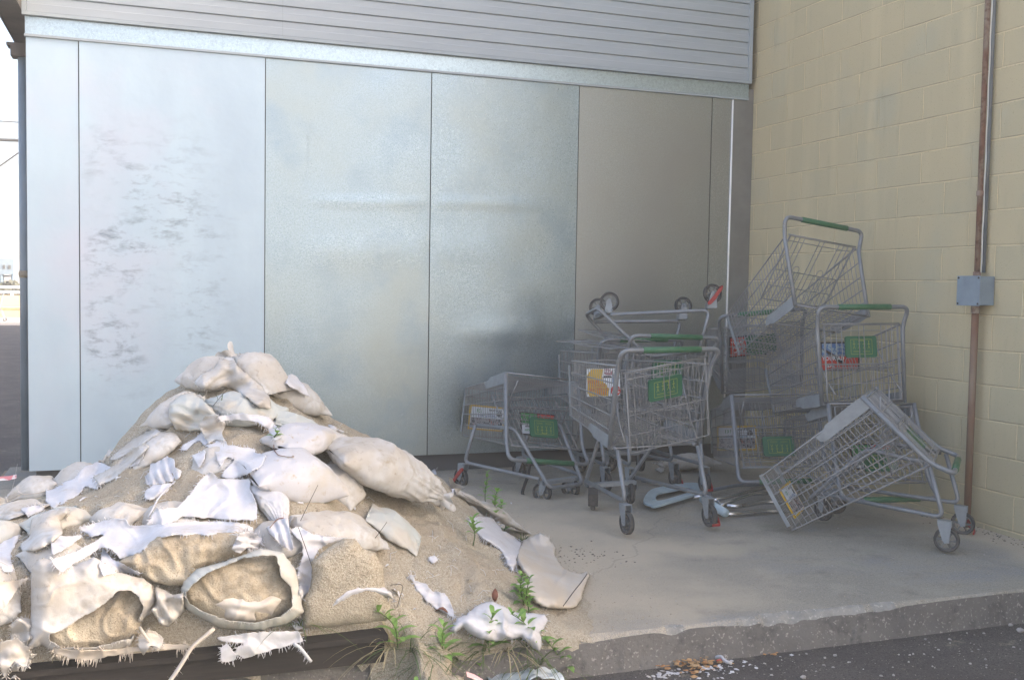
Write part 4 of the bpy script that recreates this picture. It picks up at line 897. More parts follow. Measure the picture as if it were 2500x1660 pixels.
def fray(mb,poly,P,pts,n=1.0,ln=7,seed=1,mi=0,down=.35):
    rnd=random.Random(seed*77+3); L=[(poly[i],poly[(i+1)%len(poly)]) for i in range(len(poly))]
    cx=sum(p[0] for p in poly)/len(poly); cy=sum(p[1] for p in poly)/len(poly)
    area=sum(a[0]*b[1]-b[0]*a[1] for a,b in L)
    for (a,b) in L:
        e=math.hypot(b[0]-a[0],b[1]-a[1]); k=int(e/5*n+rnd.random())
        if fb(a[0]*.02,a[1]*.02,seed,2)<-.12: continue
        for _ in range(k):
            u=rnd.random(); x=a[0]+(b[0]-a[0])*u; y=a[1]+(b[1]-a[1])*u
            nx,ny=(b[1]-a[1])/e,-(b[0]-a[0])/e
            if area<0: nx,ny=-nx,-ny
            i=int(np.argmin((P[:,0]-x)**2+(P[:,1]-y)**2)); p=pts[i]; sc=(p-Vector(CAM)).length/FPX*S
            l=ln*rnd.uniform(.3,1.15); dx=nx*l+rnd.uniform(-.5,.5)*l; dy=ny*l+rnd.uniform(-.5,.5)*l+down*l
            d3=Vector(RT)*dx*sc-Vector(UP)*dy*sc-Vector(FW)*rnd.uniform(-.2,.6)*l*sc
            mid=p+d3*.5+Vector(UP)*rnd.uniform(-.1,.25)*l*sc
            w_=.0010; s_=Vector(RT)*w_ if abs(dy)>abs(dx) else Vector(UP)*w_
            mb.add([p-s_,p+s_,mid+s_*.8,mid-s_*.8,p+d3+s_*.3,p+d3-s_*.3],[(0,1,2,3),(3,2,4,5)],mi)
def solid(o,t): m=o.modifiers.new('s','SOLIDIFY'); m.thickness=t; m.offset=0; return o
RAG=0
def centre(o):
    c=sum((v.co for v in o.data.vertices),Vector())/len(o.data.vertices); o.data.transform(Matrix.Translation(-c)); o.location=c; return o
def rag(label,poly,m='cloth',addsurf=True,frays=1.,ln=8,name='torn_cloth',cat='torn cloth',grp='torn pieces of woven sack on the pile',**kw):
    P_,D_,pts,fs,pl_,_=drape(poly,**kw); mb=MB(); mb.add(pts,fs)
    if frays: fray(mb,pl_,P_,pts,frays,ln,kw.get('seed',1))
    o=centre(link(name,mb.mesh(name,M[m]))); solid(o,.0022); tag(o,label,cat,grp)
    if addsurf: ALL.add(pts,fs)
    return o
# loose sand lumps standing in for nothing: real relief of the sand under the ribbon and the burst bag
def sandrel(label,poly,m='sand',name='sand_lump',parent=None,**kw):
    P_,D_,pts,fs,_,_=drape(poly,**kw); mb=MB(); mb.add(pts,fs); o=link(name,mb.mesh(name,M[m]))
    if parent is not None: o.matrix_parent_inverse=Matrix.Identity(4); o.parent=parent; o.matrix_local=parent.matrix_world.inverted()
    else: centre(o); tag(o,label,'sand',kind='stuff')
    ALL.add(pts,fs); return o
sandrel('damp tan sand exposed under the long white ribbon of cloth',Z7([(1200,470),(1330,440),(1640,440),(1850,430),(1880,560),(1850,620),(1650,680),(1500,720),(1430,840),(1300,850),(1090,790),(900,660),(1060,590)]),m='sanddamp',planeY=-3.60,smooth=40,lift=.02,fold=.014,bulge=.05,bw=50,seed=4,step=4,ff=.03,fdir=.3)
def torn(label,outline,holes,inner,m='bagbeige',planeY=-3.64,bulge=.10,bw=45,seed=1,flap=None,lift=.03,innerdeep=.006,ifold=.011):
    P_,D_,pts,fs,pl_,hl=drape(outline,holes=holes,surf=SM,smooth=60,planeY=planeY,lift=lift,fold=.008,bulge=bulge,bw=bw,seed=seed,step=3.2,relax=16,jg=1.2,ff=.05)
    mb=MB(); mb.add(pts,fs); fray(mb,pl_,P_,pts,.9,6,seed)
    for h in hl: fray(mb,h[::-1],P_,pts,.8,5,seed+1)
    o=link('sandbag',mb.mesh('sandbag',M[m])); centre(o); solid(o,.0014); tag(o,label,'sandbag','burst sandbags along the front of the pile')
    for k_,(poly,mm) in enumerate(inner):
        P2_,D2_,p2,f2,_,_=drape(poly,surf=SM,smooth=60,planeY=planeY+.01,lift=lift-.014,fold=ifold,bulge=bulge*.93,bw=bw,seed=seed+9+k_,step=4,relax=16,jg=1,concave=innerdeep,ff=.035,fdir=1.2)
        mb=MB(); mb.add(p2,f2); c=link('sand_fill',mb.mesh('sand_fill',M[mm]),o); c.matrix_parent_inverse=o.matrix_world.inverted() if False else Matrix.Identity(4)
        c.data.transform(Matrix.Translation(-o.location))
    if flap:
        P3,D3,p3,f3,pl3,_=drape(flap,surf=SM,smooth=60,planeY=planeY,lift=lift-.006,fold=.012,bulge=bulge*.8,bw=bw,seed=seed+20,step=3.5,relax=16)
        mb=MB(); mb.add(p3,f3); fray(mb,pl3,P3,p3,.5,6,seed); c=link('inner_flap',mb.mesh('inner_flap',M['cloth2']),o); c.data.transform(Matrix.Translation(-o.location)); solid(c,.002)
    ALL.add(pts,fs); return o
h1=Z7([(900,890),(1000,880),(1060,930),(1100,1010),(1060,1100),(1040,1190),(1000,1250),(700,1320),(480,1320),(380,1260),(380,1210),(470,1190),(650,1070),(720,1040),(830,960)])
torn('big beige sandbag torn open along its lower side, bottom left',Z7([(240,700),(300,640),(420,640),(560,700),(720,620),(900,740),(1100,790),(1160,840),(1195,960),(1150,1060),(1060,1130),(1040,1210),(1000,1300),(850,1355),(700,1375),(560,1385),(450,1365),(330,1300),(180,1355),(225,1220),(240,1000)]),[h1],
     [(Z7([(930,860),(1060,880),(1140,1010),(1090,1130),(1060,1230),(1000,1300),(700,1350),(440,1350),(330,1290),(340,1180),(600,1060),(800,930)]),'sanddamp')],bulge=.07,seed=2.3,m='bagbeige',innerdeep=.012)
h2=Z7([(1480,830),(1590,745),(1700,700),(1850,640),(2000,610),(2110,615),(2140,700),(2150,780),(2230,860),(2240,1000),(2150,1080),(1950,1130),(1750,1110),(1570,1050),(1450,980),(1420,900)])
torn('burst sandbag with a wide round hole full of sand, bottom centre of the pile',Z7([(1390,860),(1410,810),(1500,720),(1650,680),(1830,620),(2000,560),(2170,590),(2260,720),(2300,900),(2325,1050),(2240,1110),(2190,1140),(2000,1185),(1850,1185),(1680,1165),(1550,1100),(1430,1030),(1385,930)]),[h2],
     [(Z7([(1400,860),(1560,720),(1850,620),(2120,600),(2180,720),(2270,860),(2270,1020),(2150,1110),(1950,1150),(1740,1140),(1540,1070),(1410,980)]),'sanddamp')],bulge=.08,seed=5.1,m='baggrey',flap=Z7([(1590,985),(1700,900),(1850,885),(2100,880),(2190,940),(2090,1070),(1950,1130),(1740,1110)]),innerdeep=.012)
o3=torn('burst sandbag spilling a lump of sand over the pallet edge, right of the round hole',Z8([(610,1040),(680,940),(760,870),(850,830),(960,840),(1060,860),(1110,890),(1150,980),(1110,935),(1010,915),(960,905),(820,930),(720,980),(650,1030)]),[],
     [(Z8([(500,660),(620,560),(760,480),(840,485),(900,560),(990,590),(1050,700),(1065,850),(1100,900),(1105,1010),(1090,1105),(900,1130),(640,1160),(440,1170),(430,980),(490,860),(510,760)]),'sand')],bulge=.05,seed=7.7,m='bagwhite',lift=.045,innerdeep=.0,ifold=.005)
RAGS=[
 ('star shaped white rag below the gathered bag near the top',Z5([(1560,540),(1640,520),(1670,560),(1690,650),(1740,740),(1960,770),(1950,800),(2040,820),(2010,900),(1940,940),(1840,985),(1750,1000),(1690,985),(1720,930),(1800,850),(1740,830),(1700,900),(1670,890),(1650,800),(1560,740),(1520,700),(1430,780),(1375,785),(1400,740),(1480,700),(1540,640)]),'cloth',dict(seed=1.1,fold=.016)),
 ('small triangular white scrap on bare sand left of the star shaped rag',Z5([(1465,820),(1570,780),(1565,850),(1530,920),(1500,880)]),'cloth',dict(seed=2.2,fold=.006)),
 ('fan shaped pleated white rag standing in the sand on the left slope',Z5([(1150,885),(1230,860),(1280,825),(1330,850),(1340,920),(1400,940),(1370,1000),(1280,1030),(1200,1050),(1130,1040),(1110,990),(1150,930)]),'cloth',dict(seed=3.3,fold=.03,ff=.32,fdir=1.25)),
 ('crumpled white scrap just under the fan shaped rag',Z5([(1170,1050),(1320,1030),(1290,1090),(1220,1130),(1160,1160),(1105,1150),(1110,1090)]),'cloth',dict(seed=4.4,fold=.02)),
 ('long crumpled white rag down the left slope',Z5([(1100,770),(1040,765),(970,830),(960,880),(880,930),(830,900),(740,870),(640,910),(560,1000),(480,1030),(410,1080),(350,1080),(350,1180),(410,1225),(520,1170),(600,1130),(650,1060),(740,1080),(860,970),(960,920),(1060,890),(1100,820)]),'cloth',dict(seed=5.5,fold=.028,ff=.17,fdir=-.6)),
 ('large folded white sheet in the middle of the pile',Z5([(1610,940),(1680,1000),(1920,1000),(1910,1070),(1970,1190),(1970,1310),(1920,1320),(1740,1310),(1460,1290),(1400,1290),(1300,1350),(1110,1360),(1200,1230),(1350,1220),(1460,1110),(1530,1010)]),'cloth',dict(seed=6.6,fold=.015,lift=.035,ff=.035,fdir=-.45,relax=25,smooth=25)),
 ('long white ribbon of cloth across the front of the pile',Z7([(595,400),(880,330),(960,335),(1000,390),(1250,375),(1500,350),(1830,360),(1940,400),(1930,440),(1700,440),(1640,455),(1330,455),(1210,480),(1150,520),(1080,590),(920,640),(860,570),(780,550),(640,640),(560,680),(470,750),(385,650),(560,590),(700,520),(820,440),(700,475)]),'cloth',dict(seed=7.7,fold=.009,lift=.05,curl=.015,relax=25,smooth=25)),
 ('pointed white scrap at the left end of the long ribbon',Z7([(390,465),(560,465),(640,455),(560,530),(480,580),(395,612)]),'cloth',dict(seed=8.8,fold=.012,lift=.03)),
 ('white scrap hanging over the torn bag below the long ribbon',Z7([(790,560),(860,640),(980,700),(1110,770),(1060,755),(900,740),(790,775),(755,700)]),'cloth',dict(seed=9.9,fold=.01)),
 ('curved white strip running down beside the round hole of the burst bag',Z8([(410,390),(520,450),(700,480),(830,480),(880,530),(760,495),(640,520),(560,570),(520,640),(500,760),(510,830),(490,880),(430,950),(410,900),(410,830),(390,770),(410,690),(440,600),(430,520),(330,420)]),'cloth',dict(seed=10.1,fold=.016,lift=.035)),
 ('white twisted neck of cloth tied with a rusty wire',Z8([(250,340),(330,325),(330,420),(370,560),(340,580),(250,520),(150,400)]),'cloth',dict(seed=11.2,fold=.024,ff=.3,fdir=1.2,lift=.03)),
 ('frayed bunch of white threads at the right end of the ribbon',Z7([(1790,530),(1830,440),(1900,430),(1960,460),(2005,480),(1980,560),(1900,550),(1840,600),(1770,570)]),'cloth',dict(seed=12.3,fold=.04,ff=.35,lift=.03,frays=3.5,ln=14)),
 ('torn white strip on the right sand slope beside a dead leaf',Z8([(1240,760),(1290,770),(1300,810),(1380,830),(1440,890),(1530,900),(1580,1000),(1600,1100),(1540,1060),(1460,1020),(1380,960),(1310,870)]),'cloth',dict(seed=13.4,fold=.016,frays=2,ln=9,ff=.2)),
 ('flat white empty sack at the right foot of the pile by the kerb',Z9([(0,1110),(60,990),(140,960),(250,870),(330,830),(390,830),(480,880),(620,935),(880,950),(905,1010),(870,1100),(840,1130),(850,1200),(835,1300),(740,1240),(660,1170),(520,1190),(400,1205),(280,1180),(170,1130),(120,1070),(40,1130)]),'cloth',dict(seed=14.5,fold=.018,lift=.028,ff=.05,bulge=.045,bw=22)),
 ('frayed white tangle between the limp sandbag and the cream sack',Z9([(260,40),(400,60),(480,170),(600,230),(660,280),(620,440),(590,550),(540,510),(480,370),(400,310),(290,240),(150,80)]),'cloth',dict(seed=15.6,fold=.03,ff=.24,frays=3,ln=11,lift=.02,bulge=.02,bw=14)),
 ('white rag at the left edge above the dirty sandbag',Z7([(0,520),(150,450),(130,520),(80,600),(100,740),(30,740),(-20,650)]),'cloth',dict(seed=16.7,fold=.015)),
 ('pale rag folded over at the left edge near the bottom',Z7([(-20,820),(140,800),(230,780),(150,850),(20,1040),(-20,1000)]),'cloth2',dict(seed=17.8,fold=.015,lift=.03)),
 ('wide torn white rag hanging below the round hole over the pallet',Z7([(1660,1240),(1900,1205),(2190,1190),(2290,1195),(2320,1270),(2195,1310),(2100,1330),(1980,1370),(1870,1400),(1800,1370),(1810,1310),(1920,1290),(1690,1270)]),'cloth',dict(seed=18.9,fold=.01,planeY=-3.69,lift=.01)),
 ('square white scrap hanging under the wide torn rag',Z7([(1690,1320),(1740,1285),(1815,1380),(1800,1420),(1690,1430)]),'cloth',dict(seed=19.1,fold=.008,planeY=-3.70,lift=.01)),
 ('tuft of white cloth on the ridge right of the peak',Z6([(325,200),(350,195),(400,225),(455,300),(495,375),(440,355),(350,300),(300,270)]),'cloth',dict(seed=20.2,fold=.02,lift=.02)),
 ('small cream scrap sticking out of the right ridge',Z6([(1150,700),(1200,712),(1272,715),(1250,770),(1205,775)]),'cloth2',dict(seed=21.3,fold=.008,lift=.02)),
 ('thin torn scrap lying on the right ridge sand',Z6([(610,580),(660,590),(760,640),(740,652),(660,622)]),'cloth',dict(seed=22.4,fold=.006)),
 ('frayed white edge beside the knotted limp bag',Z6([(1360,900),(1440,905),(1465,975),(1400,935)]),'cloth',dict(seed=23.5,fold=.01,frays=3,ln=9)),
 ('crumpled dirty cloth pocket between the two burst bags',Z7([(1180,850),(1250,870),(1330,920),(1400,900),(1410,1040),(1290,1160),(1230,1140),(1160,1030),(1200,960)]),'bagbeige',dict(seed=24.6,fold=.04,ff=.16,fdir=.9,bulge=.06,bw=18,lift=.05,planeY=-3.62)),
 ('pale torn flap on sand at the left slope above the ribbon',Z7([(240,330),(380,270),(520,245),(530,290),(460,350),(480,450),(390,520),(290,580),(180,580),(150,540),(230,460)]),'bagbeige',dict(seed=25.7,fold=.014,bulge=.05,bw=26,lift=.01)),
 ('narrow white scrap low on the left slope',Z7([(150,260),(260,230),(350,235),(330,270),(260,300),(215,320)]),'cloth',dict(seed=26.8,fold=.015,frays=2)),
 ('ragged dirty cloth edge on the upper left slope',Z5([(1180,610),(1230,640),(1120,720),(1010,790),(900,850),(820,860),(900,790),(1010,700),(1100,650)]),'bagbeige',dict(seed=27.9,fold=.02,ff=.25,frays=2.5,ln=9,fdir=-.6)),
 ('dirty hanging cloth at the bottom left corner of the pile',Z7([(90,1130),(150,1090),(230,1100),(230,1230),(170,1360),(290,1370),(150,1470),(110,1560),(95,1500),(60,1380),(80,1240)]),'bagbeige',dict(seed=28.1,fold=.03,ff=.2,planeY=-3.66,lift=.02,frays=2)),
 ('torn fringe hanging from the bottom left burst bag',Z7([(400,1320),(620,1340),(860,1335),(1030,1310),(1150,1300),(1300,1290),(1440,1300),(1440,1330),(1220,1330),(1000,1350),(860,1380),(680,1410),(560,1400),(430,1370)]),'cloth2',dict(seed=29.2,fold=.01,planeY=-3.69,lift=.01,frays=2.5,ln=10)),
 ('cream empty sack with a stitched hem lying on the slab',Z9([(840,190),(930,240),(985,340),(970,400),(1060,530),(1130,560),(1220,575),(1272,552),(1290,600),(1250,700),(1210,830),(1180,890),(1090,905),(900,895),(790,850),(740,790),(680,780),(590,680),(730,630),(640,500),(620,440),(640,350),(680,260)]),'cloth2',dict(seed=30.3,fold=.030,ff=.055,fdir=1.0,lift=.035,bulge=.11,bw=30,frays=.3,relax=4)),
]
RAGS+=[
 ('peaked folded cloth draped over the very top of the pile',[(446,886),(462,866),(492,850),(508,830),(522,822),(538,824),(548,845),(575,866),(602,888),(622,915),(626,942),(600,940),(566,915),(540,898),(515,892),(492,900),(468,897)],'bagbeige',dict(seed=40.4,fold=.022,ff=.20,fdir=-.6,lift=.03,bulge=.03,bw=16)),
 ('pleated cloth fanning out left of the gathered bag below the peak',[(392,930),(415,912),(445,905),(470,925),(492,945),(505,965),(490,985),(470,990),(440,996),(405,990),(390,965)],'baggrey',dict(seed=41.4,fold=.018,ff=.30,fdir=.2,lift=.03,bulge=.04,bw=18)),
 ('crumpled cloth hanging from the knot below the peak',[(470,960),(500,955),(520,975),(512,1000),(520,1020),(498,1012),(480,1025),(470,1000),(455,985)],'bagbeige',dict(seed=42.4,fold=.02,ff=.3,lift=.04,frays=1.5)),
 ('torn cloth edge along the sand hollow right of the gathered bag',[(500,960),(560,952),(620,962),(640,985),(650,1010),(630,1015),(618,990),(590,972),(545,968),(510,972)],'cloth',dict(seed=43.4,fold=.012,lift=.03,frays=1.2)),
 ('dirty cloth strip half buried across the left slope',[(215,1100),(260,1075),(300,1040),(330,1020),(345,1030),(310,1065),(270,1100),(230,1120)],'bagbeige',dict(seed=44.4,fold=.02,ff=.3,fdir=-.6,frays=1.5)),
 ('small white scrap in the sand beside the blue grey sandbag',[(985,1285),(1005,1280),(1010,1292),(995,1300)],'cloth',dict(seed=45.4)),
]
RAGS+=[
 ('frayed white edge running along the pallet under the sand lump',Z8([(360,1150),(430,1110),(520,1070),(600,1040),(640,1050),(570,1090),(500,1140),(430,1175),(380,1185)]),'cloth',dict(seed=50.4,fold=.02,lift=.02,frays=2.5,ln=10)),
 ('short torn flap hanging over the pallet left of the thick rope',Z7([(1060,1240),(1130,1180),(1200,1200),(1260,1250),(1230,1330),(1150,1300),(1100,1380),(1070,1330)]),'bagbeige',dict(seed=51.4,fold=.02,lift=.02,planeY=-3.69,frays=2)),
 ('ragged cloth hanging over the pallet at the far left corner',[(0,1480),(40,1470),(70,1500),(60,1540),(30,1525),(10,1560),(0,1540)],'bagbeige',dict(seed=52.4,fold=.02,lift=.02,planeY=-3.70,frays=2)),
]
RO={}
for lb,poly,m_,kw in RAGS:
    fr=kw.pop('frays',.9)*.95; ln=kw.pop('ln',7)*1.0; kw['fold']=kw.get('fold',.012)*.95; kw.setdefault('relax',10); RO[lb]=rag(lb,poly,m_,frays=fr,ln=ln,**kw)
# stitched hem of the cream sack
cs=RO['cream empty sack with a stitched hem lying on the slab']
mb=MB(); hp=[]
for x,y in dens(Z9([(1272,575),(1230,640),(1150,740),(1085,830),(1060,862)]),5)[:-6]:
    h=ALL.hit(x,y); 
    if h: hp.append(h[0]+(Vector(CAM)-h[0]).normalized()*.004-cs.location)
if len(hp)>3: mb.tube(hp,.0022,6); link('stitched_hem',mb.mesh('stitched_hem',M['darkstalk']),cs)
# shreds and clods too many to count, lying over bags and sand
rnd=random.Random(91); mb=MB(); mb2=MB(); mb3=MB()
for _ in range(1500):
    x=rnd.uniform(0,1180); y=rnd.uniform(860,1440); h=ALL.hit(x,y)
    if not h or h[0].y>-1.2 or h[0].z<.0 or h[0].y<-3.9: continue
    p,nn=h[0],h[1]
    if nn.z<.2: continue
    k=rnd.random(); a=nn.orthogonal().normalized(); b=nn.cross(a); th=rnd.uniform(0,6.3); u=a*math.cos(th)+b*math.sin(th); v=nn.cross(u)
    if k<.10 and fb(p.x*2,p.y*2,4,2)>-.05:
        L=rnd.uniform(.010,.045); W=L*rnd.uniform(.15,.5); pts=[]
        for i in range(5):
            t=i/4; c=p+u*(t-.5)*L+nn*(.003+.010*math.sin(PI*t)*rnd.uniform(.2,1)); ww=W*.5*(1-.6*abs(2*t-1))*rnd.uniform(.5,1.2); pts+= [c+v*ww,c-v*ww+nn*rnd.uniform(0,.006)]
        mb.add(pts,[(2*i,2*i+1,2*i+3,2*i+2) for i in range(4)])
    elif k<.22:
        L=rnd.uniform(.015,.06); c0=p; c1=p+u*L*.5+nn*.008+v*rnd.uniform(-.3,.3)*L; c2=p+u*L+v*rnd.uniform(-.5,.5)*L+nn*.002; mb.tube([c0,c1,c2],.0008,3,cap=False)
    else:
        r_=rnd.uniform(.0015,.0065)*(1 if rnd.random()<.9 else 1.6); q=[p+nn*r_*1.0]+[p+(u*math.cos(2*PI*i/5)+v*math.sin(2*PI*i/5))*r_*rnd.uniform(.7,1.3) for i in range(5)]
        mb2.add(q,[(0,1+i,1+(i+1)%5) for i in range(5)])
tag(link('cloth_shreds',mb.mesh('cloth_shreds',M['cloth'])),'tiny frayed shreds and threads of white sack scattered over the pile','shreds',kind='stuff')
tag(link('sand_clods',mb2.mesh('sand_clods',M['sanddamp'],False)),'small clods and grains of sand lying on the bags and slope','sand',kind='stuff')
# rusty wires and strands
def strand(label,pts2,r_,m,dl=.02,name='strand',cat='strand',fr=0,seed=1,planeY=None,grp=None):
    pp=[]
    for x,y in pts2:
        h=ALL.hit(x,y); t=h[2] if h else 4.
        if planeY is not None: d=ray(x,y); t=min(t,(planeY-CAM[1])/d[1])
        pp.append(Vector(CAM+ray(x,y)*(t-dl)))
    pp=roundpath(pp,.05,5); mb=MB(); mb.tube(pp,r_,7)
    rnd=random.Random(seed)
    for _ in range(fr):
        i=rnd.randrange(len(pp)-1); p=pp[i].lerp(pp[i+1],rnd.random()); d=Vector(RT)*rnd.uniform(-1,1)+Vector(UP)*rnd.uniform(-1,.6)-Vector(FW)*rnd.uniform(0,.5); d.normalize(); L=rnd.uniform(.008,.022)
        s_=Vector(RT)*.0009; mb.add([p-s_,p+s_,p+d*L+s_*.3,p+d*L-s_*.3],[(0,1,2,3)])
    o=centre(link(name,mb.mesh(name,M[m]))); tag(o,label,cat,grp); return o
strand('rusty hooked wire tying the rust stained white sandbag',Z6([(215,740),(215,780),(250,820),(310,830),(365,835),(370,826),(360,822),(352,832)]),.0018,'rust',.012,'tie_wire','wire')
strand('rusty wire round the white twisted neck of cloth',Z8([(290,325),(240,335),(205,375),(185,400)]),.0022,'rust',.03,'tie_wire','wire')
strand('thick frayed white rope hanging down over the dark pallet',Z7([(1640,1170),(1560,1240),(1470,1310),(1400,1430),(1340,1520),(1290,1590)]),.007,'cloth2',.02,'frayed_rope','rope',90,3,-3.72)
strand('thin frayed strand drooping below the bottom left burst bag',Z7([(1070,1160),(1120,1240),(1170,1310),(1210,1335)]),.005,'cloth2',.02,'frayed_rope','rope',50,4,-3.70)
strand('short frayed white strand hanging at the pallet right of the wide rag',Z8([(370,1290),(410,1310),(450,1360),(500,1425)]),.006,'cloth',.02,'frayed_rope','rope',60,5,-3.72)
strand('white twisted cord curving from the fan shaped rag',Z5([(1340,1020),(1270,1080),(1210,1150),(1170,1230),(1130,1300)]),.0035,'cloth',.012,'cord','cord',10,6)
strand('thin pale string looped over the open bag at the left',Z5([(130,1060),(150,1120),(300,1110),(430,1060),(480,1040)]),.002,'cloth2',.01,'cord','cord',8,7)
# pallet under the front of the pile
pal=empty('wood_pallet','dark wooden pallet under the front edge of the sand pile','pallet',Matrix.Translation((-4.6,-3.6,0)))
for i in range(6):
    mb=MB(); mb.box((-.98,-.085+i*.2,.098),(.745-.02*(i%2),.065+i*.2,.118)); o=link('deck_board',mb.mesh('deck_board',M['darkwood'],False),pal)
mb=MB(); mb.box((-.975,-.058,.012),(.738,-.018,.0965)); link('dark_gap_board',mb.mesh('dark_gap_board',M['darkwood'],False),pal)  # solid board added to stand for the dark shaded gap
for x in (-.95,-.1,.66):
    mb=MB(); mb.box((x,-.0175,.012),(x+.045,1.05,.097)); link('stringer',mb.mesh('stringer',M['darkwood'],False),pal)
for i in range(2):
    mb=MB(); mb.box((-.98,.0+i*.8,.001),(.73,.09+i*.8,.0115)); link('bottom_board',mb.mesh('bottom_board',M['darkwood'],False),pal)
# sandbag by the wall behind the carts
def simplebag(label,p,rz,L,W,H,m,seed,ea='flat',eb='tied'):
    v,f=bagverts(L,W,H,ea,eb,seed); mb=MB(); mb.add(v,f); o=link('sandbag',mb.mesh('sandbag',M[m])); o.matrix_world=Matrix.Translation(p)@Matrix.Rotation(rz,4,'Z'); tag(o,label,'sandbag','sandbags heaped on the sand pile')
simplebag('full sandbag lying on the slab under the carts by the metal wall',onZ(1590,1068,.06),R(185),.46,.22,.13,'bagbeige',44.)
# ------------------------------------------------------------------ PLANTS
def leafm(mb,p,d,up,L,W,bend=.25,n=4):
    d=d.normalized(); s=d.cross(up).normalized(); u=s.cross(d).normalized(); prev=None
    for i in range(n+1):
        t=i/n; c=p+d*L*t+u*(bend*L*(math.sin(t*2.2)*.5-.6*t*t)); w_=W*.5*math.sin(PI*(t*.86+.07))**.8*(1 if i<n else .05)
        a=c+s*w_+u*w_*.25; b=c-s*w_+u*w_*.25; k=len(mb.v); mb.add([a,c,b],[])
        if prev is not None: mb.f+= [(prev,prev+1,k+1,k),(prev+1,prev+2,k+2,k+1)]; mb.mi+=[0,0]
        prev=k
def weed(label,base,H,n,L,W,seed,lean=(0,0),stemr=.0028,m='leaf',start=.3,whorl=False):
    L*=1.25; W*=1.35
    rnd=random.Random(seed); root=empty('weed_plant',label,'weed',Matrix.Translation(base),'weeds growing on and around the sand pile')
    st=[V(lean[0]*t*t*H+.006*math.sin(t*5+seed),lean[1]*t*t*H,H*t) for t in [i/8 for i in range(9)]]
    mb=MB(); mb.tube(st,[stemr*(1-.5*i/8) for i in range(9)],6); link('stem',mb.mesh('stem',M['grass']),root)
    mb=MB()
    for i in range(n):
        t=start+(1-start)*i/max(1,n-1); k=min(7,int(t*8)); p=st[k].lerp(st[k+1],t*8-k); a=i*PI/2+rnd.uniform(-.3,.3)
        for s_ in (0,PI):
            an=a+s_; up=.15+.8*t; d=V(math.cos(an),math.sin(an),up*rnd.uniform(.5,1.1)); sc=(1-.45*t)*rnd.uniform(.75,1.15)
            leafm(mb,p,d,V(0,0,1),L*sc,W*sc,.35)
    link('foliage',mb.mesh('foliage',M[m]),root); return root
def tuft(label,base,n,L,seed,spread=.5,m='grass',w_=.0025,dirb=(0,0),name='grass_tuft'):
    rnd=random.Random(seed); mb=MB()
    for _ in range(n):
        a=rnd.uniform(0,2*PI); r_=rnd.uniform(0,.02); el=rnd.uniform(.35,1.3); l=L*rnd.uniform(.45,1.15)
        d=V(math.cos(a)*math.cos(el)*spread*2+dirb[0],math.sin(a)*math.cos(el)*spread*2+dirb[1],math.sin(el)).normalized(); s=d.cross(V(0,0,1)).normalized(); p=V(math.cos(a)*r_,math.sin(a)*r_,0); k0=None
        for i in range(7):
            t=i/6; c=p+d*l*t+V(0,0,-.55*l*t*t)+V(dirb[0],dirb[1],0)*.15*l*t*t; ww=w_*(1-t)**.6*.5+.0002; k=len(mb.v); mb.add([c+s*ww,c-s*ww],[])
            if k0 is not None: mb.f.append((k0,k0+1,k+1,k)); mb.mi.append(0)
            k0=k
    o=link(name,mb.mesh(name,M[m])); o.location=base; tag(o,label,'grass','weeds growing on and around the sand pile'); return o
def sp(x,y,dz=0.):
    h=near(x,y,ALL); return h[0].copy()+V(0,0,dz)
weed('tall thin weed standing on the slab in front of the upside down left cart',onZ(1120,1170),.215,7,.05,.022,3,(.0,.0))
weed('low bushy weed at the foot of the tall thin weed',onZ(1148,1200),.10,6,.055,.028,4,(.2,0),start=.05)
weed('bushy green weed between the knotted limp bag and the tall thin weed',sp(1140,1190),.13,8,.06,.03,45,(.1,0),start=.05)
weed('leafy green weed at the right edge of the sand below the blue grey sandbag',sp(1205,1395),.12,8,.05,.03,46,(-.1,0),start=.05)
weed('short dark weed beside the limp sandbag',onZ(1165,1222),.07,4,.045,.026,5,(.1,0),start=.05)
weed('broad leaved seedling growing out of the sand right of the longest sandbag',sp(1091,1258),.115,5,.062,.026,6,(.02,0),start=.45)
weed('leafy weed growing between the cream sack and the flat white sack',sp(1216,1412),.135,7,.05,.026,8,(.03,0),start=.02)
tuft('spiky grass tuft behind the cream sack',onZ(1205,1250),34,.12,9,.45,w_=.005)
tuft('single green blade of grass near the peak',sp(507,922),4,.10,10,.15,w_=.004)
weed('tiny green sprout in the sand beside the rust stained bag',sp(636,1008),.03,3,.03,.018,11,start=.1)
weed('trailing green weed by the metal wall behind the pile',onZ(985,1078),.05,5,.11,.035,12,(.3,0),start=.05)
k=0
spots=[(905,1490,.22,16),(950,1500,.26,20),(1000,1530,.24,18),(1060,1520,.22,16),(1110,1500,.20,14),(1165,1500,.24,16),(1215,1490,.22,14),(1240,1530,.2,16),(890,1560,.28,20),(820,1568,.3,18),(745,1575,.32,16),(660,1580,.30,14),(560,1585,.26,10),(700,1440,.18,8),(440,1590,.25,8),(330,1590,.25,7),(1290,1555,.16,8),(1180,1560,.2,14),(1090,1568,.2,14),(970,1572,.25,18)]
spots+=[(600,1568,.30,14),(640,1568,.34,16),(690,1568,.32,16),(735,1568,.30,14),(790,1568,.34,18),(850,1568,.32,18),(500,1568,.22,8),(1010,1568,.26,18)]
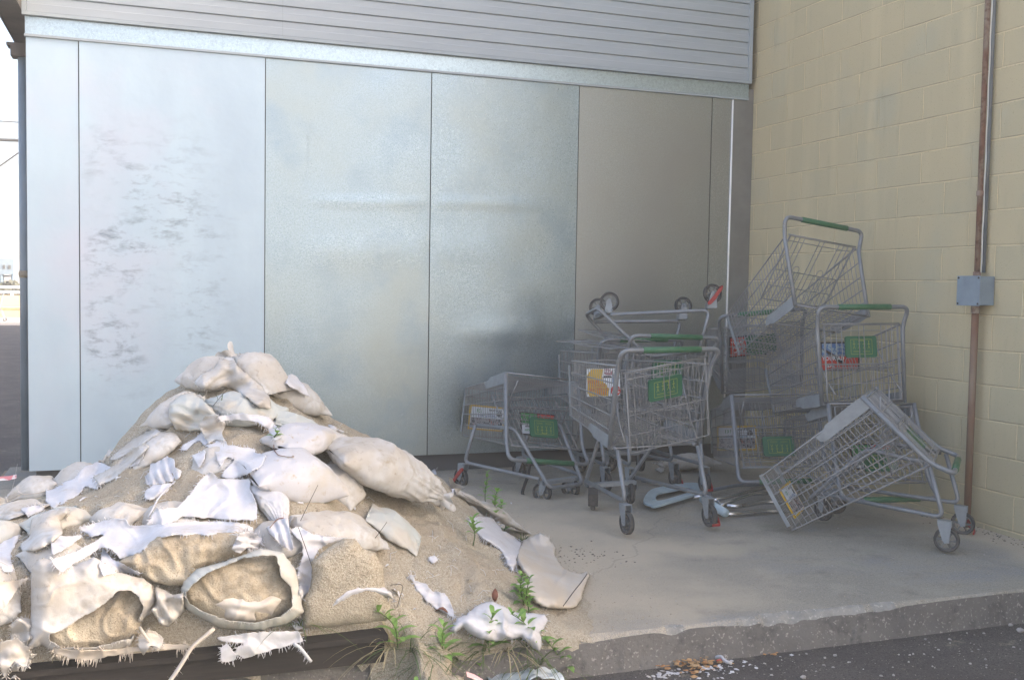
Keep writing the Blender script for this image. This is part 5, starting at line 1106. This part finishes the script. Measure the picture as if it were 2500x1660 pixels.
words=['right of the pallet corner','by the pallet end, left of the sand spill','on the sand spill at the kerb','below the flat white sack','under the torn white strip','under the left end of the flat white sack','under the middle of the flat white sack','under the right corner of the flat white sack','at the bottom edge below the pallet corner','at the bottom edge under the short frayed strand','at the bottom edge under the wide torn rag','at the bottom edge left of the wide torn rag','at the bottom edge by the thick frayed rope','between the round hole bag and the sand lump','at the bottom edge under the crumpled pocket','at the bottom edge under the bottom left burst bag','on the kerb face right of the flat white sack','at the bottom edge near the crushed plastic','at the bottom edge near the pink tape','at the bottom edge on the sand spill','in front of the pallet, left of the hanging strand','in front of the pallet under the square white scrap','in front of the pallet under the wide rag','in front of the pallet below the short frayed strand','in front of the dark pallet gap','in front of the pallet right end','in front of the pallet beside the thick rope','at the bottom edge of the sand spill by the kerb']
for (x,y,L,n),wd in zip(spots,words):
    p=onZ(x,y,-.15) if y>1530 else onY(x,y,-3.66); 
    if y<1530 and x>950: p=sp(x,y)
    if y>1530 and x<1000: p=onY(x,1568,-3.84); p.z=-.148
    if p.y<-4.6: p.y=-4.6
    tuft('thin sprawling grass '+wd,p,int(n*1.8),L*1.15,30+k,.75,'grass' if k%5 else 'dry',.0046,(random.uniform(-.4,.4),-.3)); k+=1
    if k%2==1: weed('sprawling weed '+wd,p+V(.02,-.02,0),.15,8,.075,.024,60+k,(random.uniform(-.8,.8),-.2),start=.1)
def stalk(label,a,b,c,dl=.05,m='darkstalk',r_=.0011):
    pa=sp(*a); pb=Vector(CAM+ray(*b)*((pa-Vector(CAM)).dot(Vector(FW))-dl)); pc=Vector(CAM+ray(*c)*((pa-Vector(CAM)).dot(Vector(FW))-dl*.6)); mb=MB(); mb.tube(roundpath([pa-pa,pb-pa,pc-pa],.08,6),r_,5)
    o=link('dry_stalk',mb.mesh('dry_stalk',M[m])); o.location=pa; tag(o,label,'stalk','dry stalks in the pile')
stalk('thin dark stalk rising from the pallet past the white curved strip',(750,1410),(718,1300),(688,1215))
stalk('thin dark stalk leaning across the plump white sandbag',(693,1200),(712,1160),(733,1118))
stalk('short dark stalk leaning across the bag under the peak',(492,935),(508,915),(524,898),.02)
stalk('bent dark stalk standing by the sand lump',(915,1400),(932,1345),(900,1348))
stalk('thin crossed stalk over the blue grey sandbag',(865,1240),(880,1220),(892,1203),.02)
stalk('dry tan stalk in front of the burst bag bottom left',(120,1540),(122,1500),(118,1470),.05,'dry')
# ------------------------------------------------------------------ LITTER
def bits(name,label,cat,m,n,fn,size,seed,flat=.3):
    rnd=random.Random(seed); mb=MB()
    for _ in range(n):
        p=fn(rnd); s=size*rnd.uniform(.4,1.4); Mx=Matrix.Translation(p)@Matrix.Rotation(rnd.uniform(0,6.3),4,'Z')@Matrix.Rotation(rnd.uniform(-.4,.4),4,'X')
        k=rnd.randint(4,6); ring=[(s*math.cos(2*PI*i/k+rnd.uniform(-.3,.3)),s*.7*math.sin(2*PI*i/k)) for i in range(k)]
        vs=[Mx@V(x,y,0) for x,y in ring]+[Mx@V(x*.6,y*.6,s*flat) for x,y in ring]
        fs=[tuple(range(k,2*k))]+[(i,(i+1)%k,k+(i+1)%k,k+i) for i in range(k)]; mb.add(vs,fs)
    o=link(name,mb.mesh(name,M[m],False)); tag(o,label,cat,kind='stuff')
def kline(x,off): return V(x,-3.66-off,-.147)
M['pebble']=mat('pale_pebble',(0.400,0.384,0.368),.8,var=[((0.240,0.232,0.224),8,.4,.6)])
bits('gravel','pale loose gravel and crumbs scattered on the asphalt below the kerb','gravel','pebble',330,lambda r:V(r.uniform(-3.2,.2),-3.66-abs(r.gauss(.0,.5)),-.148),.006,1,.6)
bits('gravel','small pale grit on the concrete slab','gravel','pebble',220,lambda r:V(r.uniform(-2.9,-.03),r.uniform(-3.5,-.6),.0),.004,2,.5)
bits('soil_crumbs','dark crumbs of dirt along the foot of the block wall','dirt','darkstalk',160,lambda r:V(-abs(r.gauss(0,.12))-.02,r.uniform(-3.3,-2.2),.0),.006,3,.4)
bits('soil_crumbs','dark crumbs of dirt scattered on the slab by the cream sack','dirt','darkstalk',60,lambda r:V(r.gauss(-2.55,.12),r.gauss(-2.45,.12),.0),.006,4,.4)
bits('sand_crumbs','loose sand grains spread on the slab around the pile','sand','sand',1200,lambda r:V(-3.0+abs(r.gauss(0,.32)),r.uniform(-3.55,-1.3),.0),.004,5,.5)
def at_kerb(px_,py_): return onZ(px_,py_,-.147)
bits('leaf_litter','heap of brown dead leaf scraps on the asphalt by the kerb','leaf litter','deadleaf',110,lambda r:at_kerb(1600+r.gauss(0,32),1532+r.gauss(0,11))+V(0,0,r.uniform(0,.02)),.013,6,.15)
bits('leaf_litter','thin line of brown leaf scraps further right along the kerb','leaf litter','deadleaf',26,lambda r:at_kerb(1680+r.uniform(-10,130),1505-r.uniform(-6,16))+V(0,0,r.uniform(0,.006)),.009,7,.15)
bits('white_scraps','white shreds of plastic beside the leaf heap','litter','cloth',45,lambda r:at_kerb(1665+r.gauss(0,35),1540+r.gauss(0,12)),.010,8,.2)
bits('white_scraps','white shreds of plastic further right along the kerb','litter','cloth',30,lambda r:at_kerb(1790+r.gauss(0,30),1490+r.gauss(0,9)),.008,9,.2)
bits('white_scraps','white shreds of plastic at the bottom edge left of the leaf heap','litter','cloth',40,lambda r:at_kerb(1540+r.gauss(0,22),1555+r.gauss(0,6)),.010,10,.2)
for i,(x,y,s,lb) in enumerate([(2353,1452,.022,'largest pale stone at the right edge of the asphalt'),(2330,1440,.014,'pale stone just left of the largest one'),(2355,1415,.013,'pale stone at the right edge close to the kerb'),(2150,1445,.012,'pale stone below the kerb under the fallen cart'),(1852,1560,.013,'pale pebble near the bottom right of the leaf heap'),(1720,1578,.012,'pale pebble beside the litter at the bottom'),(1925,1510,.010,'small pale pebble out on the asphalt')]):
    p=onZ(x,y,-.142); v=[];rnd=random.Random(i); bm_=MB()
    for a in range(5):
        for b in range(8):
            th=PI*a/4; ph=2*PI*b/8; q=V(math.sin(th)*math.cos(ph),math.sin(th)*math.sin(ph)*.7,math.cos(th)*.5)*s*(1+.35*fb(a*1.3+i*5,b*.9,i,2)); v.append(q)
    bm_.add(v,[(a*8+b,(a+1)*8+b,(a+1)*8+(b+1)%8,a*8+(b+1)%8) for a in range(4) for b in range(8)])
    o=link('stone',bm_.mesh('stone',M['pebble'],False)); o.location=p; tag(o,lb,'stone','pale stones on the asphalt')
def deadleaf(label,p,s,seed,tilt,m='deadleaf'):
    mb=MB(); leafm(mb,V(0,0,0),V(1,0,.2),V(0,0,1),s,s*.5,.8,5); o=link('dead_leaf',mb.mesh('dead_leaf',M[m])); o.matrix_world=Matrix.Translation(p)@Matrix.Rotation(seed,4,'Z')@Matrix.Rotation(tilt,4,'Y'); solid(o,.0008); tag(o,label,'leaf','dead leaves')
M['brownleaf']=mat('dark_brown_leaf',(.16,.06,.035),.7)
deadleaf('dark brown dead leaf on the sand by the torn white strip',sp(1032,1414,.004),.055,2.6,.2,'brownleaf')
deadleaf('curled brown leaf standing up behind the flat white sack',sp(1141,1388,.004),.05,1.2,-1.2,'brownleaf')
deadleaf('orange brown leaf on top of the leaf heap',at_kerb(1612,1520)+V(0,0,.02),.05,.4,-.1)
deadleaf('tan leaf lying right of the leaf heap by the kerb',at_kerb(1655,1512)+V(0,0,.006),.045,2.2,-.1)
deadleaf('tan dead leaf lying at the front of the leaf heap',at_kerb(1575,1540)+V(0,0,.015),.05,3.4,-.1)
mb=MB(); p=at_kerb(1650,1520); mb.tube(roundpath([V(0,0,.01),V(.015,-.02,.02),V(.01,-.05,.012),V(.03,-.075,.008)],.02,4),.007,7); rnd=random.Random(5)
for _ in range(60):
    a=V(rnd.uniform(0,.03),rnd.uniform(-.08,0),rnd.uniform(0,.02)); d=V(rnd.uniform(-1,1),rnd.uniform(-1,1),rnd.uniform(-.2,1)).normalized()*.014; mb.add([a,a+V(.0012,0,0),a+d],[(0,1,2)])
o=link('frayed_rope',mb.mesh('frayed_rope',M['cloth'])); o.location=p; tag(o,'short shaggy white strand in the leaf heap on the asphalt','rope')
mb=MB(); mb.add([(-.02,0,0),(.02,.006,.004),(.022,.022,.008),(-.016,.016,.003)],[(0,1,2,3)]); o=link('red_scrap',mb.mesh('red_scrap',M['adred'],False)); o.location=at_kerb(1664,1528)+V(0,0,.006); solid(o,.001); tag(o,'small red scrap of paper beside the shaggy white strand','litter')
M['pink']=mat('faded_pink_tape',(.62,.36,.36),.6,var=[((.7,.55,.55),30,.5,.6)]); M['pinkred']=mat('red_white_tape',(.62,.22,.24),.55,var=[((.75,.70,.70),14,.5,.56)])
def ribbon(label,pts,wd,m,name,cat):
    mb=MB(); k=None
    for i,p in enumerate(pts):
        n=len(mb.v); mb.add([p+V(0,0,wd*.4)+V(0,wd*.3,0),p-V(0,0,wd*.4)-V(0,wd*.3,0)],[])
        if k is not None: mb.f.append((k,k+1,n+1,n)); mb.mi.append(0)
        k=n
    o=centre(link(name,mb.mesh(name,M[m],False))); solid(o,.0008); tag(o,label,cat)
ribbon('faded pink strip of tape with holes at the bottom edge under the sand spill',[onY(1076,1553,-3.95),onY(1095,1560,-3.95),onY(1115,1572,-3.96)],.018,'pink','plastic_tape','tape')
ribbon('red and white barrier tape at the left edge beside the column foot',[onY(-30,1104,-.4),onY(0,1103,-.4),onY(20,1102,-.4),onY(38,1098,-.4)],.028,'pinkred','barrier_tape','tape')
ribbon('pale twisted string hanging from the tape beside the column foot',[onY(40,1070,-.4),onY(33,1108,-.4),onY(22,1150,-.42),onY(10,1175,-.45),onY(-4,1190,-.5)],.008,'cloth2','string','string')
# crushed clear plastic at the bottom edge
pc=onZ(1205,1568,-.13); mb=MB(); n=14
for i in range(n):
    for j in range(n):
        x=(i/(n-1)-.5)*.28;y=(j/(n-1)-.5)*.16; mb.v.append((x,y,.03+.035*fb(x*14,y*14,3,4)-.25*(x*x+y*y)))
mb.f=[(i*n+j,(i+1)*n+j,(i+1)*n+j+1,i*n+j+1) for i in range(n-1) for j in range(n-1)]; mb.mi=[0]*len(mb.f)
o=link('plastic_wrap',mb.mesh('plastic_wrap',mat('milky_plastic',(.42,.50,.55),.3,var=[((.6,.66,.7),20,.5,.6)]))); o.location=pc; solid(o,.001); tag(o,'crushed pale blue plastic wrap at the bottom edge below the kerb','litter')
# ------------------------------------------------------------------ BACKGROUND beyond the column
fw=empty('far_wall','distant sunlit tan wall with a white rail on top, left edge','wall',Matrix.Translation((-20,37,0)))
mb=MB(); mb.box((-14,0,-.3),(12.5,.3,.72)); link('wall',mb.mesh('wall',M['farwall'],False),fw)
mb=MB()
for z in (.80,1.0): mb.box((-14,.05,z),(12.5,.15,z+.09))
for i in range(22): mb.box((-13.8+i*1.2,.07,.721),(-13.7+i*1.2,.13,.80-.001))
link('railing',mb.mesh('railing',M['whitepaint'],False),fw)
mb=MB()
for i in range(22): mb.tube([(-13+i*1.2,-.06,-.15),(-13+i*1.2,-.06,.7)],.03,6)
mb.tube([(-14,-.06,.25),(12.5,-.06,.25)],.02,5); link('fence_posts',mb.mesh('fence_posts',M['soffit']),fw)
tw=empty('tower','distant blue steel tower with a boxy white top, left edge','tower',Matrix.Translation((onY(17,600,45).x,45,onY(17,597,45).z-3.25*.72))@Matrix.Scale(.72,4))
mb=MB(); mb.box((-.42,-.4,2.25),(.42,.4,3.25)); link('cabin',mb.mesh('cabin',mat('tower_grey',(.13,.17,.21),.6),False),tw)
mb=MB()
for x in (-.33,.33):
    for y in (-.3,.3): mb.tube([(x*1.1,y,-4.0),(x,y,2.25)],.09,8)
for z in (1.7,2.1): mb.box((-.32,-.05,z),(.32,.05,z+.1))
link('legs',mb.mesh('legs',M['tower']),tw)
mb=MB(); mb.box((-.2,-.43,2.6),(-.08,-.405,2.85)); mb.box((.1,-.43,2.6),(.25,-.405,2.85)); link('window',mb.mesh('window',M['gap'],False),tw)
def tree(label,p,H,Wd,seed):
    rnd=random.Random(seed); t=empty('tree',label,'tree',Matrix.Translation(p),'distant trees beyond the far wall')
    mb=MB(); mb.tube([(0,0,0),(.05,0,H*.5),(0,.05,H*.8)],[.09,.06,.02],7)
    for i in range(6): a=rnd.uniform(0,6.3); mb.tube([(0,0,H*.35),(Wd*.4*math.cos(a),Wd*.4*math.sin(a),H*rnd.uniform(.5,.85))],[.04,.012],5)
    link('trunk',mb.mesh('trunk',M['bark']),t); mb=MB()
    for i in range(900):
        th=rnd.uniform(0,6.3); ph=rnd.uniform(-.6,1.5); rr=rnd.random()**.4; q=V(math.cos(th)*math.cos(ph)*Wd*.5*rr,math.sin(th)*math.cos(ph)*Wd*.5*rr,H*.6+math.sin(ph)*H*.38*rr)
        if fb(q.x*1.4,q.y*1.4,q.z*1.4+seed,3)<-.08: continue
        d=V(rnd.uniform(-1,1),rnd.uniform(-1,1),rnd.uniform(-1,1)).normalized(); s=d.orthogonal().normalized()*.07; mb.add([q-s,q+d*.16,q+s,q-d*.16],[(0,1,2,3)])
    link('crown',mb.mesh('crown',M['farleaf'],False),t)
for i,(x,lb) in enumerate([(-15.6,'round distant tree at the left edge beyond the far wall'),(-13.9,'distant tree in front of the blue tower'),(-12.3,'distant tree just left of the column, right of the tower'),(-10.8,'distant tree hidden mostly by the column'),(-17.6,'distant tree beyond the left edge of the far wall')]):
    q=onY([4,18,34,60,-25][i],672,40+i*.8); tree(lb,V(q.x,40+i*.8,-.15),q.z+.35+.12*(i%3),1.9,i+5)
def cable(label,a,b,sag,r_):
    mb=MB(); mb.tube([a.lerp(b,t)-a+V(0,0,-sag*4*t*(1-t)) for t in [i/16 for i in range(17)]],r_,6); o=link('power_cable',mb.mesh('power_cable',M['black'])); o.location=a; tag(o,label,'cable','overhead cables at the left edge')
cable('thin overhead cable, highest of the three by the column',onY(-300,262,25),onY(300,298,25),.0,.015)
cable('thick bundled overhead cable in the middle of the three',onY(-300,314,25),onY(300,332,25),.0,.045)
cable('overhead cable slanting up to the right, lowest of the three',onY(-150,490,25),onY(300,170,25),.0,.02)
for i,(px_,lb) in enumerate([(6,'distant shopping cart in front of the sunlit far wall, right hand one'),(-22,'distant shopping cart cut by the left edge of the picture')]):
    g=onZ(px_,741,-.15); d=g-Vector(CAM); 
    Mx=Matrix.Translation((g.x,g.y,-.15))@Matrix.Rotation(R(185-i*6),4,'Z'); root=empty('shopping_cart',lb,'shopping cart',Mx,'distant shopping carts by the far wall'); add_basket(root,flap=False,seat=False); add_chassis(root)
# ------------------------------------------------------------------ HAZE (thin volume added to lift the dark tones)
HZ=.0038
mb=MB(); mb.box((-156,-156,-1.2),(156,156,8.0)); hz=mb.mesh('added_haze',[],False) if False else None
me=bpy.data.meshes.new('added_haze'); me.from_pydata(mb.v,[],mb.f); hm=bpy.data.materials.new('added_haze'); hm.use_nodes=True; n_=hm.node_tree.nodes; n_.remove(n_['Principled BSDF'])
pv=n_.new('ShaderNodeVolumePrincipled'); pv.inputs['Color'].default_value=(.92,.93,.94,1); pv.inputs['Density'].default_value=HZ; pv.inputs['Anisotropy'].default_value=.0
hm.node_tree.links.new(pv.outputs[0],n_['Material Output'].inputs['Volume']); me.materials.append(hm)
tag(link('added_haze',me),kind='stuff')
